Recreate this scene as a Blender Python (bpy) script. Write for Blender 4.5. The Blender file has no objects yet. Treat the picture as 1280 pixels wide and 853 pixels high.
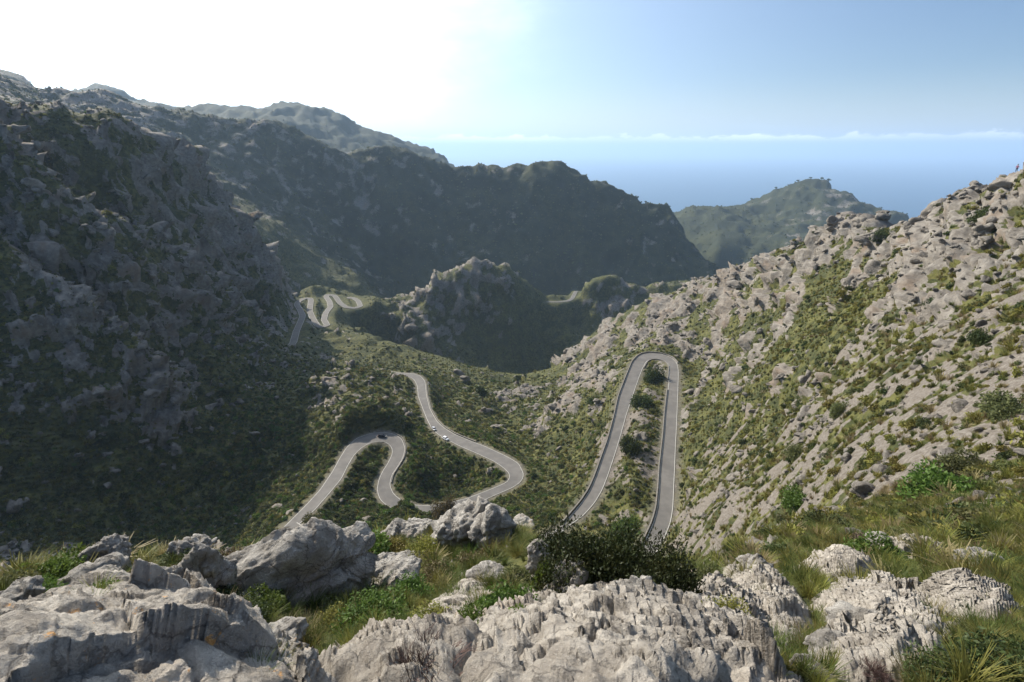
import bpy, bmesh, math, random, time, re
import numpy as np
from mathutils import Vector, Matrix, Euler
T0 = time.time()
SC = bpy.context.scene
COL = SC.collection
rng = np.random.default_rng(7)
random.seed(7)
PI = math.pi
R = math.radians

# ------------------------------------------------------------------ camera
PITCH = R(20.5)
cam_d = bpy.data.cameras.new('camera')
cam_d.sensor_width = 36.0
cam_d.lens = 18.0
cam_d.clip_start = 0.1
cam_d.clip_end = 200000.0
cam = bpy.data.objects.new('camera', cam_d)
COL.objects.link(cam)
cam.location = (0, 0, 0)
cam.rotation_euler = (PI/2 - PITCH, 0, 0)
SC.camera = cam

# ------------------------------------------------------------------ light, sky, exposure
SUN_AZ, SUN_EL = R(-47), R(36)          # azimuth from the view direction (+y), negative to the left
SUN_DIR = Vector((math.sin(SUN_AZ)*math.cos(SUN_EL), math.cos(SUN_AZ)*math.cos(SUN_EL), math.sin(SUN_EL)))
sd = bpy.data.lights.new('sun', 'SUN')
sd.energy = 5.0
sd.angle = R(0.53)
sd.color = (1.0, 0.91, 0.77)
so = bpy.data.objects.new('sun', sd)
COL.objects.link(so)
so.rotation_euler = (-SUN_DIR).to_track_quat('-Z', 'Y').to_euler()
so.location = (-60, 60, 80)

W = bpy.data.worlds.new('World')
SC.world = W
W.use_nodes = True
wn, wl = W.node_tree.nodes, W.node_tree.links
wn.clear()
out = wn.new('ShaderNodeOutputWorld')
bg = wn.new('ShaderNodeBackground')
bg.inputs['Strength'].default_value = 0.067
sky = wn.new('ShaderNodeTexSky')
sky.sky_type = 'NISHITA'
sky.sun_disc = False
sky.sun_elevation = SUN_EL
sky.sun_rotation = SUN_AZ
sky.altitude = 600
sky.air_density = 1.1
sky.dust_density = 0.7
sky.ozone_density = 2.2
# clouds: a thin bank low over the sea and a large bright one round the sun
tc = wn.new('ShaderNodeTexCoord')
sep = wn.new('ShaderNodeSeparateXYZ')
wl.new(tc.outputs['Generated'], sep.inputs[0])
def wmath(op, a, b=None, c=None, clamp=False):
    n = wn.new('ShaderNodeMath'); n.operation = op; n.use_clamp = clamp
    for k, v in enumerate((a, b, c)):
        if v is None: continue
        if isinstance(v, (int, float)): n.inputs[k].default_value = v
        else: wl.new(v, n.inputs[k])
    return n.outputs[0]
def wnoise(vec, scale, detail, rough=0.55):
    n = wn.new('ShaderNodeTexNoise'); n.inputs['Scale'].default_value = scale
    n.inputs['Detail'].default_value = detail; n.inputs['Roughness'].default_value = rough
    wl.new(vec, n.inputs['Vector']); return n.outputs['Fac']
def wramp(x, a, b):
    n = wn.new('ShaderNodeMapRange'); n.interpolation_type = 'SMOOTHSTEP'
    n.inputs['From Min'].default_value = min(a, b); n.inputs['From Max'].default_value = max(a, b)
    if a > b: n.inputs['To Min'].default_value = 1; n.inputs['To Max'].default_value = 0
    wl.new(x, n.inputs['Value']); return n.outputs[0]
mp = wn.new('ShaderNodeMapping'); mp.inputs['Scale'].default_value = (1, 1, 2.6)
wl.new(tc.outputs['Generated'], mp.inputs['Vector'])
nb = wnoise(mp.outputs[0], 26.0, 6.0, 0.6)
z = sep.outputs['Z']
top = wmath('ADD', 0.0225, wmath('MULTIPLY', wmath('SUBTRACT', nb, 0.5), 0.040))
bank = wmath('MULTIPLY', wramp(wmath('SUBTRACT', top, z), -0.0008, 0.0035), wramp(z, 0.006, 0.020))
nlong = wnoise(tc.outputs['Generated'], 2.4, 3.0)
bank = wmath('MULTIPLY', bank, wmath('ADD', 0.45, wmath('MULTIPLY', wramp(nlong, 0.38, 0.62), 0.5)))
nbig = wnoise(mp.outputs[0], 2.1, 7.0, 0.58)
dist = wn.new('ShaderNodeVectorMath'); dist.operation = 'DOT_PRODUCT'
wl.new(tc.outputs['Generated'], dist.inputs[0])
cdir = Vector((math.sin(R(-30)), math.cos(R(-30)), math.tan(R(16)))).normalized()
dist.inputs[1].default_value = cdir
near = wramp(dist.outputs['Value'], 0.70, 0.99)
big = wmath('MULTIPLY', wramp(wmath('ADD', nbig, wmath('MULTIPLY', near, 0.36)), 0.60, 1.10), 0.5)
mix1 = wn.new('ShaderNodeMix'); mix1.data_type = 'RGBA'
mix2 = wn.new('ShaderNodeMix'); mix2.data_type = 'RGBA'
tint = wn.new('ShaderNodeMix'); tint.data_type = 'RGBA'; tint.blend_type = 'MULTIPLY'; tint.inputs['Factor'].default_value = 1
wl.new(sky.outputs[0], tint.inputs[6]); tint.inputs[7].default_value = (.90, 1.0, 1.16, 1)
pale = wn.new('ShaderNodeMix'); pale.data_type = 'RGBA'
wl.new(wmath('MULTIPLY', wramp(z, .12, -.01), .65), pale.inputs['Factor'])
wl.new(tint.outputs[2], pale.inputs[6]); pale.inputs[7].default_value = (7.2, 8.0, 8.8, 1)
wl.new(bank, mix1.inputs['Factor'])
wl.new(pale.outputs[2], mix1.inputs[6])
mix1.inputs[7].default_value = (17, 17.2, 17.5, 1)
wl.new(big, mix2.inputs['Factor'])
wl.new(mix1.outputs[2], mix2.inputs[6])
mix2.inputs[7].default_value = (16, 16, 16.3, 1)
sdot = wn.new('ShaderNodeVectorMath'); sdot.operation = 'DOT_PRODUCT'
wl.new(tc.outputs['Generated'], sdot.inputs[0]); sdot.inputs[1].default_value = SUN_DIR
sd0 = wmath('MAXIMUM', sdot.outputs['Value'], 0.0)
aur = wmath('ADD', wmath('ADD', wmath('MULTIPLY', wmath('POWER', sd0, 2.4), 7.5), wmath('MULTIPLY', wmath('POWER', sd0, 9.0), 14.0)), wmath('MULTIPLY', wmath('POWER', sd0, 1.1), 2.2))
acol = wn.new('ShaderNodeVectorMath'); acol.operation = 'SCALE'
acol.inputs[0].default_value = (.93, 1.03, 1.10); wl.new(aur, acol.inputs['Scale'])
addc = wn.new('ShaderNodeVectorMath'); addc.operation = 'ADD'
wl.new(mix2.outputs[2], addc.inputs[0]); wl.new(acol.outputs[0], addc.inputs[1])
wl.new(addc.outputs[0], bg.inputs['Color'])
wl.new(bg.outputs[0], out.inputs['Surface'])

SC.view_settings.view_transform = 'Standard'
SC.view_settings.look = 'None'
SC.view_settings.exposure = 0.53
SC.view_settings.gamma = 1.0
SC.render.engine = 'CYCLES'
SC.cycles.use_denoising = True
SC.cycles.use_adaptive_sampling = True
SC.cycles.max_bounces = 5
SC.cycles.diffuse_bounces = 2
SC.cycles.volume_bounces = 1
SC.cycles.transparent_max_bounces = 8

# ------------------------------------------------------------------ picture <-> place
F = 640.0
def ray(u, v):
    a, b = u-640.0, v-426.5
    return np.array([a, F*math.cos(PITCH)-b*math.sin(PITCH), -(F*math.sin(PITCH)+b*math.cos(PITCH))])
def at_r(u, v, r):
    d = ray(u, v); return d*(r/math.hypot(d[0], d[1]))
def at_z(u, v, zz):
    d = ray(u, v); return d*(zz/d[2])
def azs(u, v):
    d = ray(u, v); return math.atan2(d[0], d[1]), d[2]/math.hypot(d[0], d[1])

# ------------------------------------------------------------------ roads (edges traced, heights falling towards the sea)
def resample(pts, n):
    pts = np.array(pts, float)
    d = np.r_[0, np.cumsum(np.linalg.norm(np.diff(pts, axis=0), axis=1))]
    t = np.linspace(0, d[-1], n)
    return np.stack([np.interp(t, d, pts[:, k]) for k in range(pts.shape[1])], 1)
def smooth(p, it):
    for _ in range(it):
        q = p.copy(); q[1:-1] = 0.5*p[1:-1]+0.25*(p[:-2]+p[2:]); p = q
    return p
def edges(L, Rr, zs, n, it=3):
    """both edges as pixel polylines, zs the height from start to end -> n x 3 left edge, right edge"""
    zz = np.interp(np.linspace(0, 1, n), np.linspace(0, 1, len(zs)), zs)
    res = []
    for E_ in (L, Rr):
        zl = np.interp(np.linspace(0, 1, len(E_)), np.linspace(0, 1, len(zs)), zs)
        w = np.array([at_z(u, v, q) for (u, v), q in zip(E_, zl)])
        w = smooth(resample(w, n), it); w[:, 2] = zz
        res.append(w)
    return res
def pair_up(a, b):
    """re-pair the right edge to the left one by nearest points so that cross sections stay square"""
    bb = resample(b, 1200); idx = []
    last = 0
    for i, p in enumerate(a):
        lo = last; hi = min(len(bb), last+120)
        j = lo+int(np.argmin(np.linalg.norm(bb[lo:hi, :2]-p[:2], axis=1))); last = j
        idx.append(j)
    idx = smooth(np.array(idx, float)[:, None], 6)[:, 0].astype(int)
    c = bb[idx]; c[:, 2] = a[:, 2]
    return a, c
hp_out = [(810, 702), (825.4, 685.9), (831.5, 671.9), (838.6, 654.3), (841.5, 636.7), (842.6, 610.3), (843.8, 584), (844.7, 557.6), (845.4, 546.8), (846.8, 514.4), (847.9, 486.3), (848.5, 465.2), (847.5, 455.3), (842.6, 448.3), (831, 442.8), (815.8, 440.6), (804, 442.2), (797.5, 446.2), (790.5, 453.9), (783.5, 470.8), (773.6, 496.1), (768, 521.5), (760.3, 549.6), (754.2, 566.4), (744.9, 592.7), (737.5, 610.3), (726, 627.9), (711, 645.5), (702.3, 656), (690, 666)]
hp_in = [(785, 704), (801.6, 685.9), (808.1, 671.9), (816.2, 654.3), (821, 636.7), (823.6, 610.3), (825, 584), (828, 557.6), (829.2, 546.8), (831.6, 514.4), (834.8, 486.3), (836.5, 465.2), (837, 456.5), (831.3, 451.1), (824, 449.2), (817.2, 448.7), (808.8, 451.8), (803.9, 460.3), (799, 472.2), (791, 495.4), (783.5, 517.2), (776.4, 542.6), (769.1, 566.4), (760.3, 592.7), (753.6, 610.3), (743.6, 627.9), (727.8, 645.5), (712.9, 656), (697, 670)]
s_L = [(354.9, 658.9), (381.2, 631.8), (399.2, 612.1), (415.7, 586.6), (423, 573), (432.1, 557.9), (445.2, 545.6), (461.6, 540.2), (471.1, 539.1), (481, 540), (490.8, 542), (502, 548.3), (507, 561), (504.2, 573.6), (496.4, 586.3), (490.1, 596.1), (487.7, 608.8), (492.2, 620), (502, 628.5), (516.1, 634.8), (535.8, 636.2), (560, 633), (583.6, 626.9), (610, 616), (632.9, 605.8), (636.8, 601), (636.4, 596), (627.2, 587.5), (616, 580.5), (596.3, 572), (573.8, 562.9), (558.3, 555.2), (549.8, 551.7), (540, 543.2), (533.75, 529.7), (528.6, 515.6), (522.5, 496.9), (521.4, 482.8), (518.75, 476.3), (515, 472.4), (507.5, 471.1), (499, 469.2), (484, 466)]
s_R = [(371.3, 658), (394.3, 636.7), (412.4, 615.4), (427.2, 597.3), (434, 583), (443.6, 566.1), (455, 556), (466, 551.2), (474, 550.4), (479, 551.2), (483.8, 553.2), (489.5, 559), (490.3, 566.6), (485.2, 577.8), (478.1, 589.1), (473.2, 600.3), (470.8, 614.4), (474.6, 627.1), (486.6, 637.6), (506.3, 643.3), (520.3, 646.8), (540, 646.5), (565, 644), (596.3, 634), (620, 622.5), (641.3, 613), (652, 606), (655.4, 597.5), (648.3, 583.3), (630, 573.5), (607.5, 563.6), (586.4, 555.9), (568.1, 548.8), (556.9, 541.8), (548.4, 534), (545, 529.7), (538, 515.6), (533.75, 496.9), (532.3, 482.8), (531.4, 476.3), (526.25, 470.2), (516.9, 467.3), (498, 466.1), (484, 464.2)]
hpL, hpR = pair_up(*edges(hp_in, hp_out, [-113, -114, -114.5, -115.5, -117, -119, -121], 240))
sL, sR = pair_up(*edges(s_L, s_R, [-126, -128, -130, -132, -134, -136, -138, -139.5, -141, -144, -147, -150, -152], 320))
def centre_road(pts, w, n, it=2):
    c = smooth(resample(np.array([at_z(u, v, q) for u, v, q in pts]), n), it)
    t = np.gradient(c[:, :2], axis=0); t /= np.linalg.norm(t, axis=1)[:, None]
    o = np.c_[-t[:, 1], t[:, 0], np.zeros(n)]*w/2
    return c+o, c-o
far_pts = [(364.5, 431, -167), (366.9, 427.8, -168), (370.5, 414, -170), (375, 404, -172), (378.5, 395, -173.5), (375.3, 387.5, -175), (371, 381, -176), (372.5, 377.3, -177), (377, 374.5, -177.5), (381.9, 373, -178), (387.5, 373, -178.5), (388.7, 376, -179), (388, 381, -179.5), (387, 388.4, -180.5), (389, 394, -181.5), (393, 402, -182.5), (397, 407.5, -183.5), (402.5, 409, -184), (409, 406.7, -184.5), (404.8, 399.7, -185.5), (407.2, 391.2, -187), (413.2, 383.75, -188.5), (411.9, 377.2, -190), (407.5, 371, -191.5), (409, 368.3, -192), (418.4, 369.7, -193), (425, 379, -195), (432.5, 384.2, -196), (443.75, 385.4, -197), (450.6, 382.8, -198), (447.5, 376.3, -199.5), (442, 372.7, -200.5), (432.5, 372.2, -201.5)]
faL, faR = centre_road(far_pts, 6.6, 220, 1)
sad_pts = [(683, 377.3, -229), (698, 377.6, -229), (711, 376, -229), (715.5, 373, -229), (720, 364, -230)]
saL, saR = centre_road(sad_pts, 6.0, 40, 1)
hid_pts = [(694, 668, -121), (660, 687, -121.5), (600, 700, -122.5), (500, 705, -123.5), (420, 692, -124.5), (385, 672, -125.4), (363, 658.4, -126)]
hdL, hdR = centre_road(hid_pts, 5.4, 60, 3)
ROADS = {'hairpin': (hpL, hpR), 'bends': (sL, sR), 'far': (faL, faR), 'saddle': (saL, saR), 'hidden': (hdL, hdR)}

# ------------------------------------------------------------------ terrain control points: (u, v, r)
CP = []                 # az, ln r, slope z/r
def fold(u, r):
    """steepen the shaded mountain and the long ridge: pull their crests nearer"""
    if u < 340 and 222 < r < 800: r = 222+(r-222)*(.42+.58*min(1, max(0, (u-150)/190)))
    elif 940 < r < 1301: r = 1130+(r-940)*.6
    return r
def cp(u, v, r):
    r = fold(u, r)
    a, s = azs(u, v); CP.append((a, math.log(r), s))
def line(pts, back=(), n=3):
    """a crest: points (u,v,r); back: (factor of r, drop in s) behind it"""
    P_ = []
    for (a, b) in zip(pts[:-1], pts[1:]):
        for k in range(n):
            t = k/n; P_.append(tuple(a[i]*(1-t)+b[i]*t for i in range(3)))
    P_.append(pts[-1])
    for (u, v, r) in P_:
        r = fold(u, r)
        a, s = azs(u, v); CP.append((a, math.log(r), s))
        for f, ds in back: CP.append((a, math.log(r*f), s-ds))
# foreground shelf
for p in [(0, 853, 3.6), (320, 853, 3.2), (640, 853, 2.9), (960, 853, 3.6), (1280, 853, 4.6), (-150, 853, 4.4), (1430, 853, 5.5),
           (450, 805, 6.2), (640, 800, 4.9), (800, 800, 4.9), (960, 800, 6.2), (1100, 800, 7.4), (1280, 800, 7.4),
          (-120, 780, 8), (40, 748, 11.0), (180, 742, 11.0), (300, 764, 9.6), (450, 765, 9.3), (590, 760, 8.6), (740, 748, 7.3), (850, 757, 8.2), (950, 752, 9.8), (1100, 750, 10.5), (1280, 750, 11),
          (60, 720, 13), (200, 715, 13.5), (370, 712, 14), (480, 695, 15.5), (600, 692, 14.5), (740, 708, 10.3), (850, 715, 11.5), (950, 705, 15), (1100, 700, 16), (1280, 700, 16.5)]:
    cp(*p)
line([(-120, 830, 5.6), (0, 803, 5.2), (90, 768, 5.4), (170, 758, 5.7), (240, 778, 5.6), (300, 808, 5.2), (380, 845, 4.5)], back=((1.18, .07), (1.4, .085)), n=2)
line([(-150, 730, 15), (0, 728, 15.5), (70, 706, 17), (200, 692, 17), (370, 684, 18), (480, 670, 20), (600, 660, 19), (645, 662, 18.5), (700, 686, 13.5), (740, 695, 12.2), (800, 697, 12.5), (850, 703, 14)],
     back=((1.35, .16), (2.2, .30), (3.6, .36)), n=2)
for u, v, r in [(700, 720, 120), (600, 735, 120), (500, 740, 118), (400, 730, 115), (250, 740, 120), (100, 740, 120), (-100, 740, 120),(820,715,100)]: cp(u, v, r)
# sunlit slope on the other side of the hairpin
for p in [(900, 690, 22), (960, 672, 30), (1100, 660, 25), (1280, 650, 23), (1430, 640, 23), (1280, 600, 34), (1200, 600, 36), (1100, 600, 43), (1030, 600, 57), (960, 610, 78), (900, 640, 80), (880, 610, 122),
          (900, 560, 158), (880, 500, 228), (870, 455, 300), (960, 540, 118), (960, 460, 175), (1000, 560, 82), (1000, 500, 112), (1000, 400, 190), (1000, 340, 262), (940, 400, 270), (890, 400, 350), (920, 370, 340),
          (1100, 540, 58), (1100, 470, 86), (1100, 400, 126), (1100, 330, 190), (1200, 530, 48), (1200, 460, 66), (1200, 390, 92), (1200, 310, 140), (1280, 540, 42), (1280, 460, 56), (1280, 380, 78), (1280, 300, 112), (1430, 500, 45), (1430, 350, 80),
          (830, 420, 345), (800, 420, 390), (860, 390, 395), (750, 440, 400), (740, 470, 335), (700, 480, 370), (700, 540, 245), (720, 560, 222), (740, 530, 235), (690, 580, 205), (700, 610, 178), (680, 640, 160), (800, 550, 192), (800, 500, 232), (790, 600, 160), (765, 640, 152), (750, 690, 125),(815,470,272),
          (640, 540, 268), (600, 520, 292), (640, 500, 340), (660, 560, 240), (580, 480, 375), (560, 500, 318), (620, 470, 420), (560, 530, 262), (600, 540, 248)]:
    cp(*p)
line([(1430, 165, 140), (1330, 205, 155), (1280, 222, 170), (1250, 233, 178), (1200, 252, 200), (1160, 270, 215), (1142, 285, 225), (1122, 292, 240), (1100, 285, 255), (1062, 273, 280), (1030, 285, 298), (1000, 300, 320), (960, 318, 355), (920, 335, 390)],
     back=((1.14, .07), (1.4, .20), (1.8, .26)), n=2)
line([(880, 345, 425), (840, 365, 450), (800, 380, 470), (760, 400, 480), (720, 428, 480), (690, 455, 468), (668, 468, 458)],
     back=((1.09, .05),), n=2)
line([(650, 471, 462), (610, 462, 470), (560, 453, 480), (520, 440, 500), (490, 432, 520), (470, 425, 540)], back=((1.08, .06), (1.2, .10)), n=2)
# valley with the bends, then the far switchbacks
for p in [(580, 600, 205), (560, 620, 190), (540, 600, 200), (600, 590, 205), (520, 580, 195), (510, 620, 170), (560, 580, 212), (440, 600, 192), (450, 620, 182), (440, 580, 203), (420, 640, 175), (465, 575, 205), (520, 540, 244), (540, 560, 232),
          (330, 600, 222), (380, 580, 222), (300, 640, 205), (250, 640, 212), (395, 550, 232), (330, 560, 240), (300, 520, 262), (350, 520, 275), (400, 510, 290), (470, 512, 237), (440, 522, 232), (415, 545, 226), (490, 515, 240), (505, 536, 244), (440, 500, 275), (480, 500, 288), (500, 510, 275), (430, 470, 330), (480, 470, 352), (400, 450, 415), (450, 440, 465), (500, 450, 430), (540, 470, 380), (350, 460, 370), (330, 480, 330), (370, 440, 445),
          (350, 410, 510), (340, 385, 540), (430, 415, 570), (460, 405, 600), (470, 385, 680), (360, 370, 650), (440, 365, 730)]:
    cp(*p)
line([(372, 358, 740), (400, 358, 770), (440, 364, 770), (480, 370, 760), (520, 365, 740)], back=((1.1, .025),), n=2)
# knoll, saddle and the dark gorge in front of them
for p in [(500, 400, 665), (520, 425, 630), (560, 440, 640), (600, 445, 650), (640, 460, 650), (560, 400, 690), (600, 390, 705), (640, 400, 705), (680, 425, 740), (660, 445, 690), (720, 405, 798), (760, 386, 822), (800, 373, 848), (640, 375, 735), (660, 388, 748), (700, 390, 778), (520, 375, 710)]:
    cp(*p)
line([(520, 362, 720), (545, 352, 720), (570, 338, 735), (595, 333, 745), (620, 340, 755), (640, 350, 765), (665, 364, 785), (690, 369, 805), (715, 364, 830), (740, 353, 840), (765, 346, 850), (785, 356, 860), (805, 352, 880), (830, 350, 900), (870, 350, 920)],
     back=((1.1, .05), (1.2, .07)), n=2)
# mountain on the shaded side: spurs one behind the other
for p in [(0, 650, 222), (100, 650, 218), (180, 650, 212), (0, 560, 270), (100, 560, 265), (200, 560, 255), (250, 600, 228), (0, 470, 320), (100, 470, 305), (180, 480, 292), (240, 540, 255), (0, 400, 360), (70, 410, 345), (130, 430, 330), (-150, 650, 230), (-150, 450, 340), (-150, 300, 440)]:
    cp(*p)
line([(-150, 270, 460), (0, 324, 400), (28, 334, 392), (60, 345, 384), (90, 355, 375), (124, 383, 356), (160, 409, 340), (200, 440, 322), (232, 470, 300), (262, 520, 268)], back=((1.1, .03),), n=2)
for p in [(220, 425, 400), (260, 430, 385), (300, 440, 380), (270, 470, 335), (300, 480, 320), (240, 400, 420), (290, 410, 425), (100, 330, 440), (160, 370, 420), (180, 340, 450), (230, 370, 440), (100, 290, 480), (50, 290, 460), (0, 280, 450), (40, 240, 500)]:
    cp(*p)
line([(-150, 90, 600), (0, 150, 570), (25, 176, 560), (52, 198, 550), (80, 224, 540), (116, 255, 525), (155, 270, 515), (196, 286, 505), (211, 299, 500), (240, 333, 490), (280, 365, 490), (315, 398, 480)], back=((1.1, .045),), n=2)
for p in [(150, 240, 620), (200, 260, 620), (230, 300, 590), (260, 300, 610), (300, 350, 580), (250, 260, 650), (320, 380, 560), (100, 200, 650), (150, 200, 680), (60, 180, 640), (200, 220, 670)]:
    cp(*p)
line([(-150, 70, 760), (0, 128, 740), (30, 138, 735), (59, 142, 730), (95, 149, 725), (129, 155, 720), (165, 164, 715), (190, 172, 710), (232, 193, 700), (258, 214, 690), (284, 255, 675), (320, 290, 665), (345, 330, 655), (372, 358, 660)], back=((1.12, .04),), n=2)
# the long ridge against the sea
for p in [(60, 138, 1150), (150, 150, 1100), (220, 180, 1020), (300, 220, 1000), (340, 280, 940), (380, 330, 900), (440, 345, 930), (500, 350, 950), (560, 325, 980), (440, 290, 1020), (380, 240, 1080), (500, 280, 1060), (600, 290, 1060), (660, 320, 1000), (700, 350, 980), (700, 300, 1060), (760, 330, 1030), (780, 280, 1130), (820, 330, 1060), (830, 300, 1130), (870, 330, 1120), (640, 250, 1160), (560, 240, 1160), (460, 230, 1160), (300, 170, 1150), (720, 245, 1190)]:
    cp(*p)
line([(-150, 60, 1300), (0, 108, 1280), (35, 118, 1280), (70, 122, 1280), (100, 126, 1280), (134, 118, 1285), (160, 126, 1285), (180, 133, 1285), (210, 129, 1285), (260, 130, 1280), (285, 137, 1280), (310, 141, 1270), (345, 147, 1270), (375, 163, 1260), (400, 177, 1260), (430, 189, 1250), (460, 186, 1260), (485, 184, 1270), (510, 188, 1270), (540, 201, 1260), (575, 210, 1250), (600, 206, 1260), (640, 212, 1270), (668, 208, 1280), (695, 207, 1290), (715, 216, 1290), (735, 228, 1280), (760, 230, 1270), (785, 241, 1260), (810, 248, 1250), (838, 254, 1240), (843, 262, 1235), (850, 277, 1225), (868, 298, 1210), (886, 316, 1200), (905, 330, 1200)],
     back=((1.07, .04), (1.22, .09)), n=2)
# the far blue summits
line([(-150, 70, 2300), (0, 95, 2100), (14, 95, 2100), (26, 108, 2100), (40, 118, 2150)], back=((1.1, .04),), n=2)
line([(35, 112, 3400), (60, 115, 3400), (85, 120, 3400), (112, 111, 3450), (132, 108, 3500), (145, 113, 3500), (158, 123, 3500), (185, 134, 3400), (250, 142, 3300), (320, 139, 3000), (345, 132, 2950), (362, 131, 2950), (390, 136, 2900), (412, 142, 2900), (430, 154, 2850), (448, 168, 2800), (480, 178, 2750), (505, 188, 2700), (530, 189, 2700), (550, 197, 2650), (570, 207, 2600)],
     back=((1.15, .05), (1.35, .14)), n=2)
# the hill by the sea
line([(848, 272, 2300), (880, 265, 2350), (900, 265, 2400), (930, 258, 2450), (970, 241, 2500), (1000, 231, 2550), (1022, 228, 2550), (1040, 238, 2550), (1062, 247, 2500), (1085, 260, 2500), (1105, 268, 2450), (1125, 270, 2450), (1142, 279, 2400), (1180, 300, 2400)],
     back=((1.12, .06), (1.3, .12)), n=2)
for p in [(880, 290, 1900), (930, 300, 1900), (980, 300, 1950), (900, 310, 1700), (950, 270, 2250), (1000, 262, 2250), (1050, 290, 2050), (1000, 310, 1800), (1100, 300, 2100)]:
    cp(*p)
# sea floor beyond, valleys in between
for az in np.linspace(-1.1, 1.1, 23):
    CP.append((az, math.log(5200), -0.15)); CP.append((az, math.log(6500), -0.13))
    if az > 0.62: CP.append((az, math.log(1200), -0.5)); CP.append((az, math.log(2600), -0.27))
    if az > -0.09: CP.append((az, math.log(3600), -0.2))
    CP.append((az, math.log(1.0), -2.0)); CP.append((az, math.log(1.7), -1.62))
for nm, (a, b) in ROADS.items():
    c = 0.5*(a+b)
    for p in c[::5 if nm != 'far' else 4]:
        r = math.hypot(p[0], p[1]); CP.append((math.atan2(p[0], p[1]), math.log(r), p[2]/r))
CP = np.array(CP)
# thin out points that almost coincide
keep = []
for i, p in enumerate(CP[::-1]):
    if all(abs(p[0]-CP[::-1][j][0]) > .006 or abs(p[1]-CP[::-1][j][1]) > .012 for j in keep): keep.append(i)
CP = CP[::-1][keep]
AW, QW, BETA = 1.5, 0.75, 1.3
X = np.c_[CP[:, 0]*AW, CP[:, 1]*QW]
D = np.linalg.norm(X[:, None]-X[None], axis=2)
n = len(X)
A = np.zeros((n+1, n+1)); A[:n, :n] = -D**BETA - 1e-4*np.eye(n); A[:n, n] = 1; A[n, :n] = 1
sol = np.linalg.solve(A, np.r_[CP[:, 2], 0])
def base_s(az, q):
    x = np.stack([az*AW, q*QW], -1).reshape(-1, 2); o = np.empty(len(x))
    for i in range(0, len(x), 20000):
        d = x[i:i+20000, None]-X[None]
        o[i:i+20000] = -((d**2).sum(2)**(BETA/2))@sol[:n]+sol[n]
    return o.reshape(np.shape(az))

# ------------------------------------------------------------------ noise
_perm = rng.permutation(256).astype(np.int32); _perm = np.r_[_perm, _perm, _perm]
_grad = rng.normal(size=(256, 3)).astype(np.float32); _grad /= np.linalg.norm(_grad, axis=1)[:, None]
def perlin(p):
    p = np.asarray(p); i = np.floor(p).astype(np.int64); f = (p-i).astype(np.float32)
    i = (i & 255).astype(np.int32)
    w = f*f*f*(f*(f*6-15)+10)
    res = 0
    for dx in (0, 1):
        hx = _perm[i[:, 0]+dx]; wx = w[:, 0] if dx else 1-w[:, 0]
        for dy in (0, 1):
            hy = _perm[hx+i[:, 1]+dy]; wy = wx*(w[:, 1] if dy else 1-w[:, 1])
            for dz in (0, 1):
                g = _grad[_perm[hy+i[:, 2]+dz]]
                dot = g[:, 0]*(f[:, 0]-dx)+g[:, 1]*(f[:, 1]-dy)+g[:, 2]*(f[:, 2]-dz)
                res = res+dot*wy*(w[:, 2] if dz else 1-w[:, 2])
    return res*1.5
def blocks(p):
    """tilted flat facets: every cell of a jittered lattice is a little plane of its own"""
    p = np.asarray(p, np.float32); out_ = np.empty(len(p), np.float32)
    for i0 in range(0, len(p), 60000):
        pp = p[i0:i0+60000]; c = np.floor(pp).astype(np.int32); f = pp-c; c &= 255
        best = np.full(len(pp), 9e9, np.float32); val = np.zeros(len(pp), np.float32)
        for dx in (-1, 0, 1):
            hx = _perm[(c[:, 0]+dx) & 255]
            for dy in (-1, 0, 1):
                hy = _perm[hx+((c[:, 1]+dy) & 255)]
                for dz in (-1, 0, 1):
                    h = _perm[hy+((c[:, 2]+dz) & 255)]
                    o = f-(np.array([dx, dy, dz], np.float32)+.5+_jit[h])
                    d = (o*o).sum(1); m = d < best
                    best[m] = d[m]; hm = h[m]
                    val[m] = (o[m]*_tilt[hm]).sum(1)+_lev[hm]
        out_[i0:i0+60000] = val
    return out_
_jit = (rng.random((256, 3)).astype(np.float32)-.5)*.9
_tilt = rng.normal(size=(256, 3)).astype(np.float32)*.45
_lev = (rng.random(256).astype(np.float32)-.5)*.7
def banded(P_, r, lo, hi, fn, amp=None, warp=None):
    """sum of octaves of world wavelength 2^k m, those between lo*r and hi*r only (fine near by, coarse far off)"""
    o = np.zeros(len(P_), np.float32); tot = np.zeros(len(P_), np.float32)
    k0, k1 = int(math.floor(math.log2(lo*r.min())))-1, int(math.ceil(math.log2(hi*r.max())))+1
    lr = np.log2(r)
    for k in range(k0, k1+1):
        t = k-lr
        w = np.clip(t-math.log2(lo)+1, 0, 1)*np.clip(math.log2(hi)-t+1, 0, 1)
        m = w > 0.001
        if m.sum() < 10: continue
        lam = 2.0**k
        v = fn(P_[m]/lam+k*17.3)
        o[m] += v*w[m]*(lam if amp is None else 1); tot[m] += w[m]
    return o if amp is None else o/np.maximum(tot, 1e-6)

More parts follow.
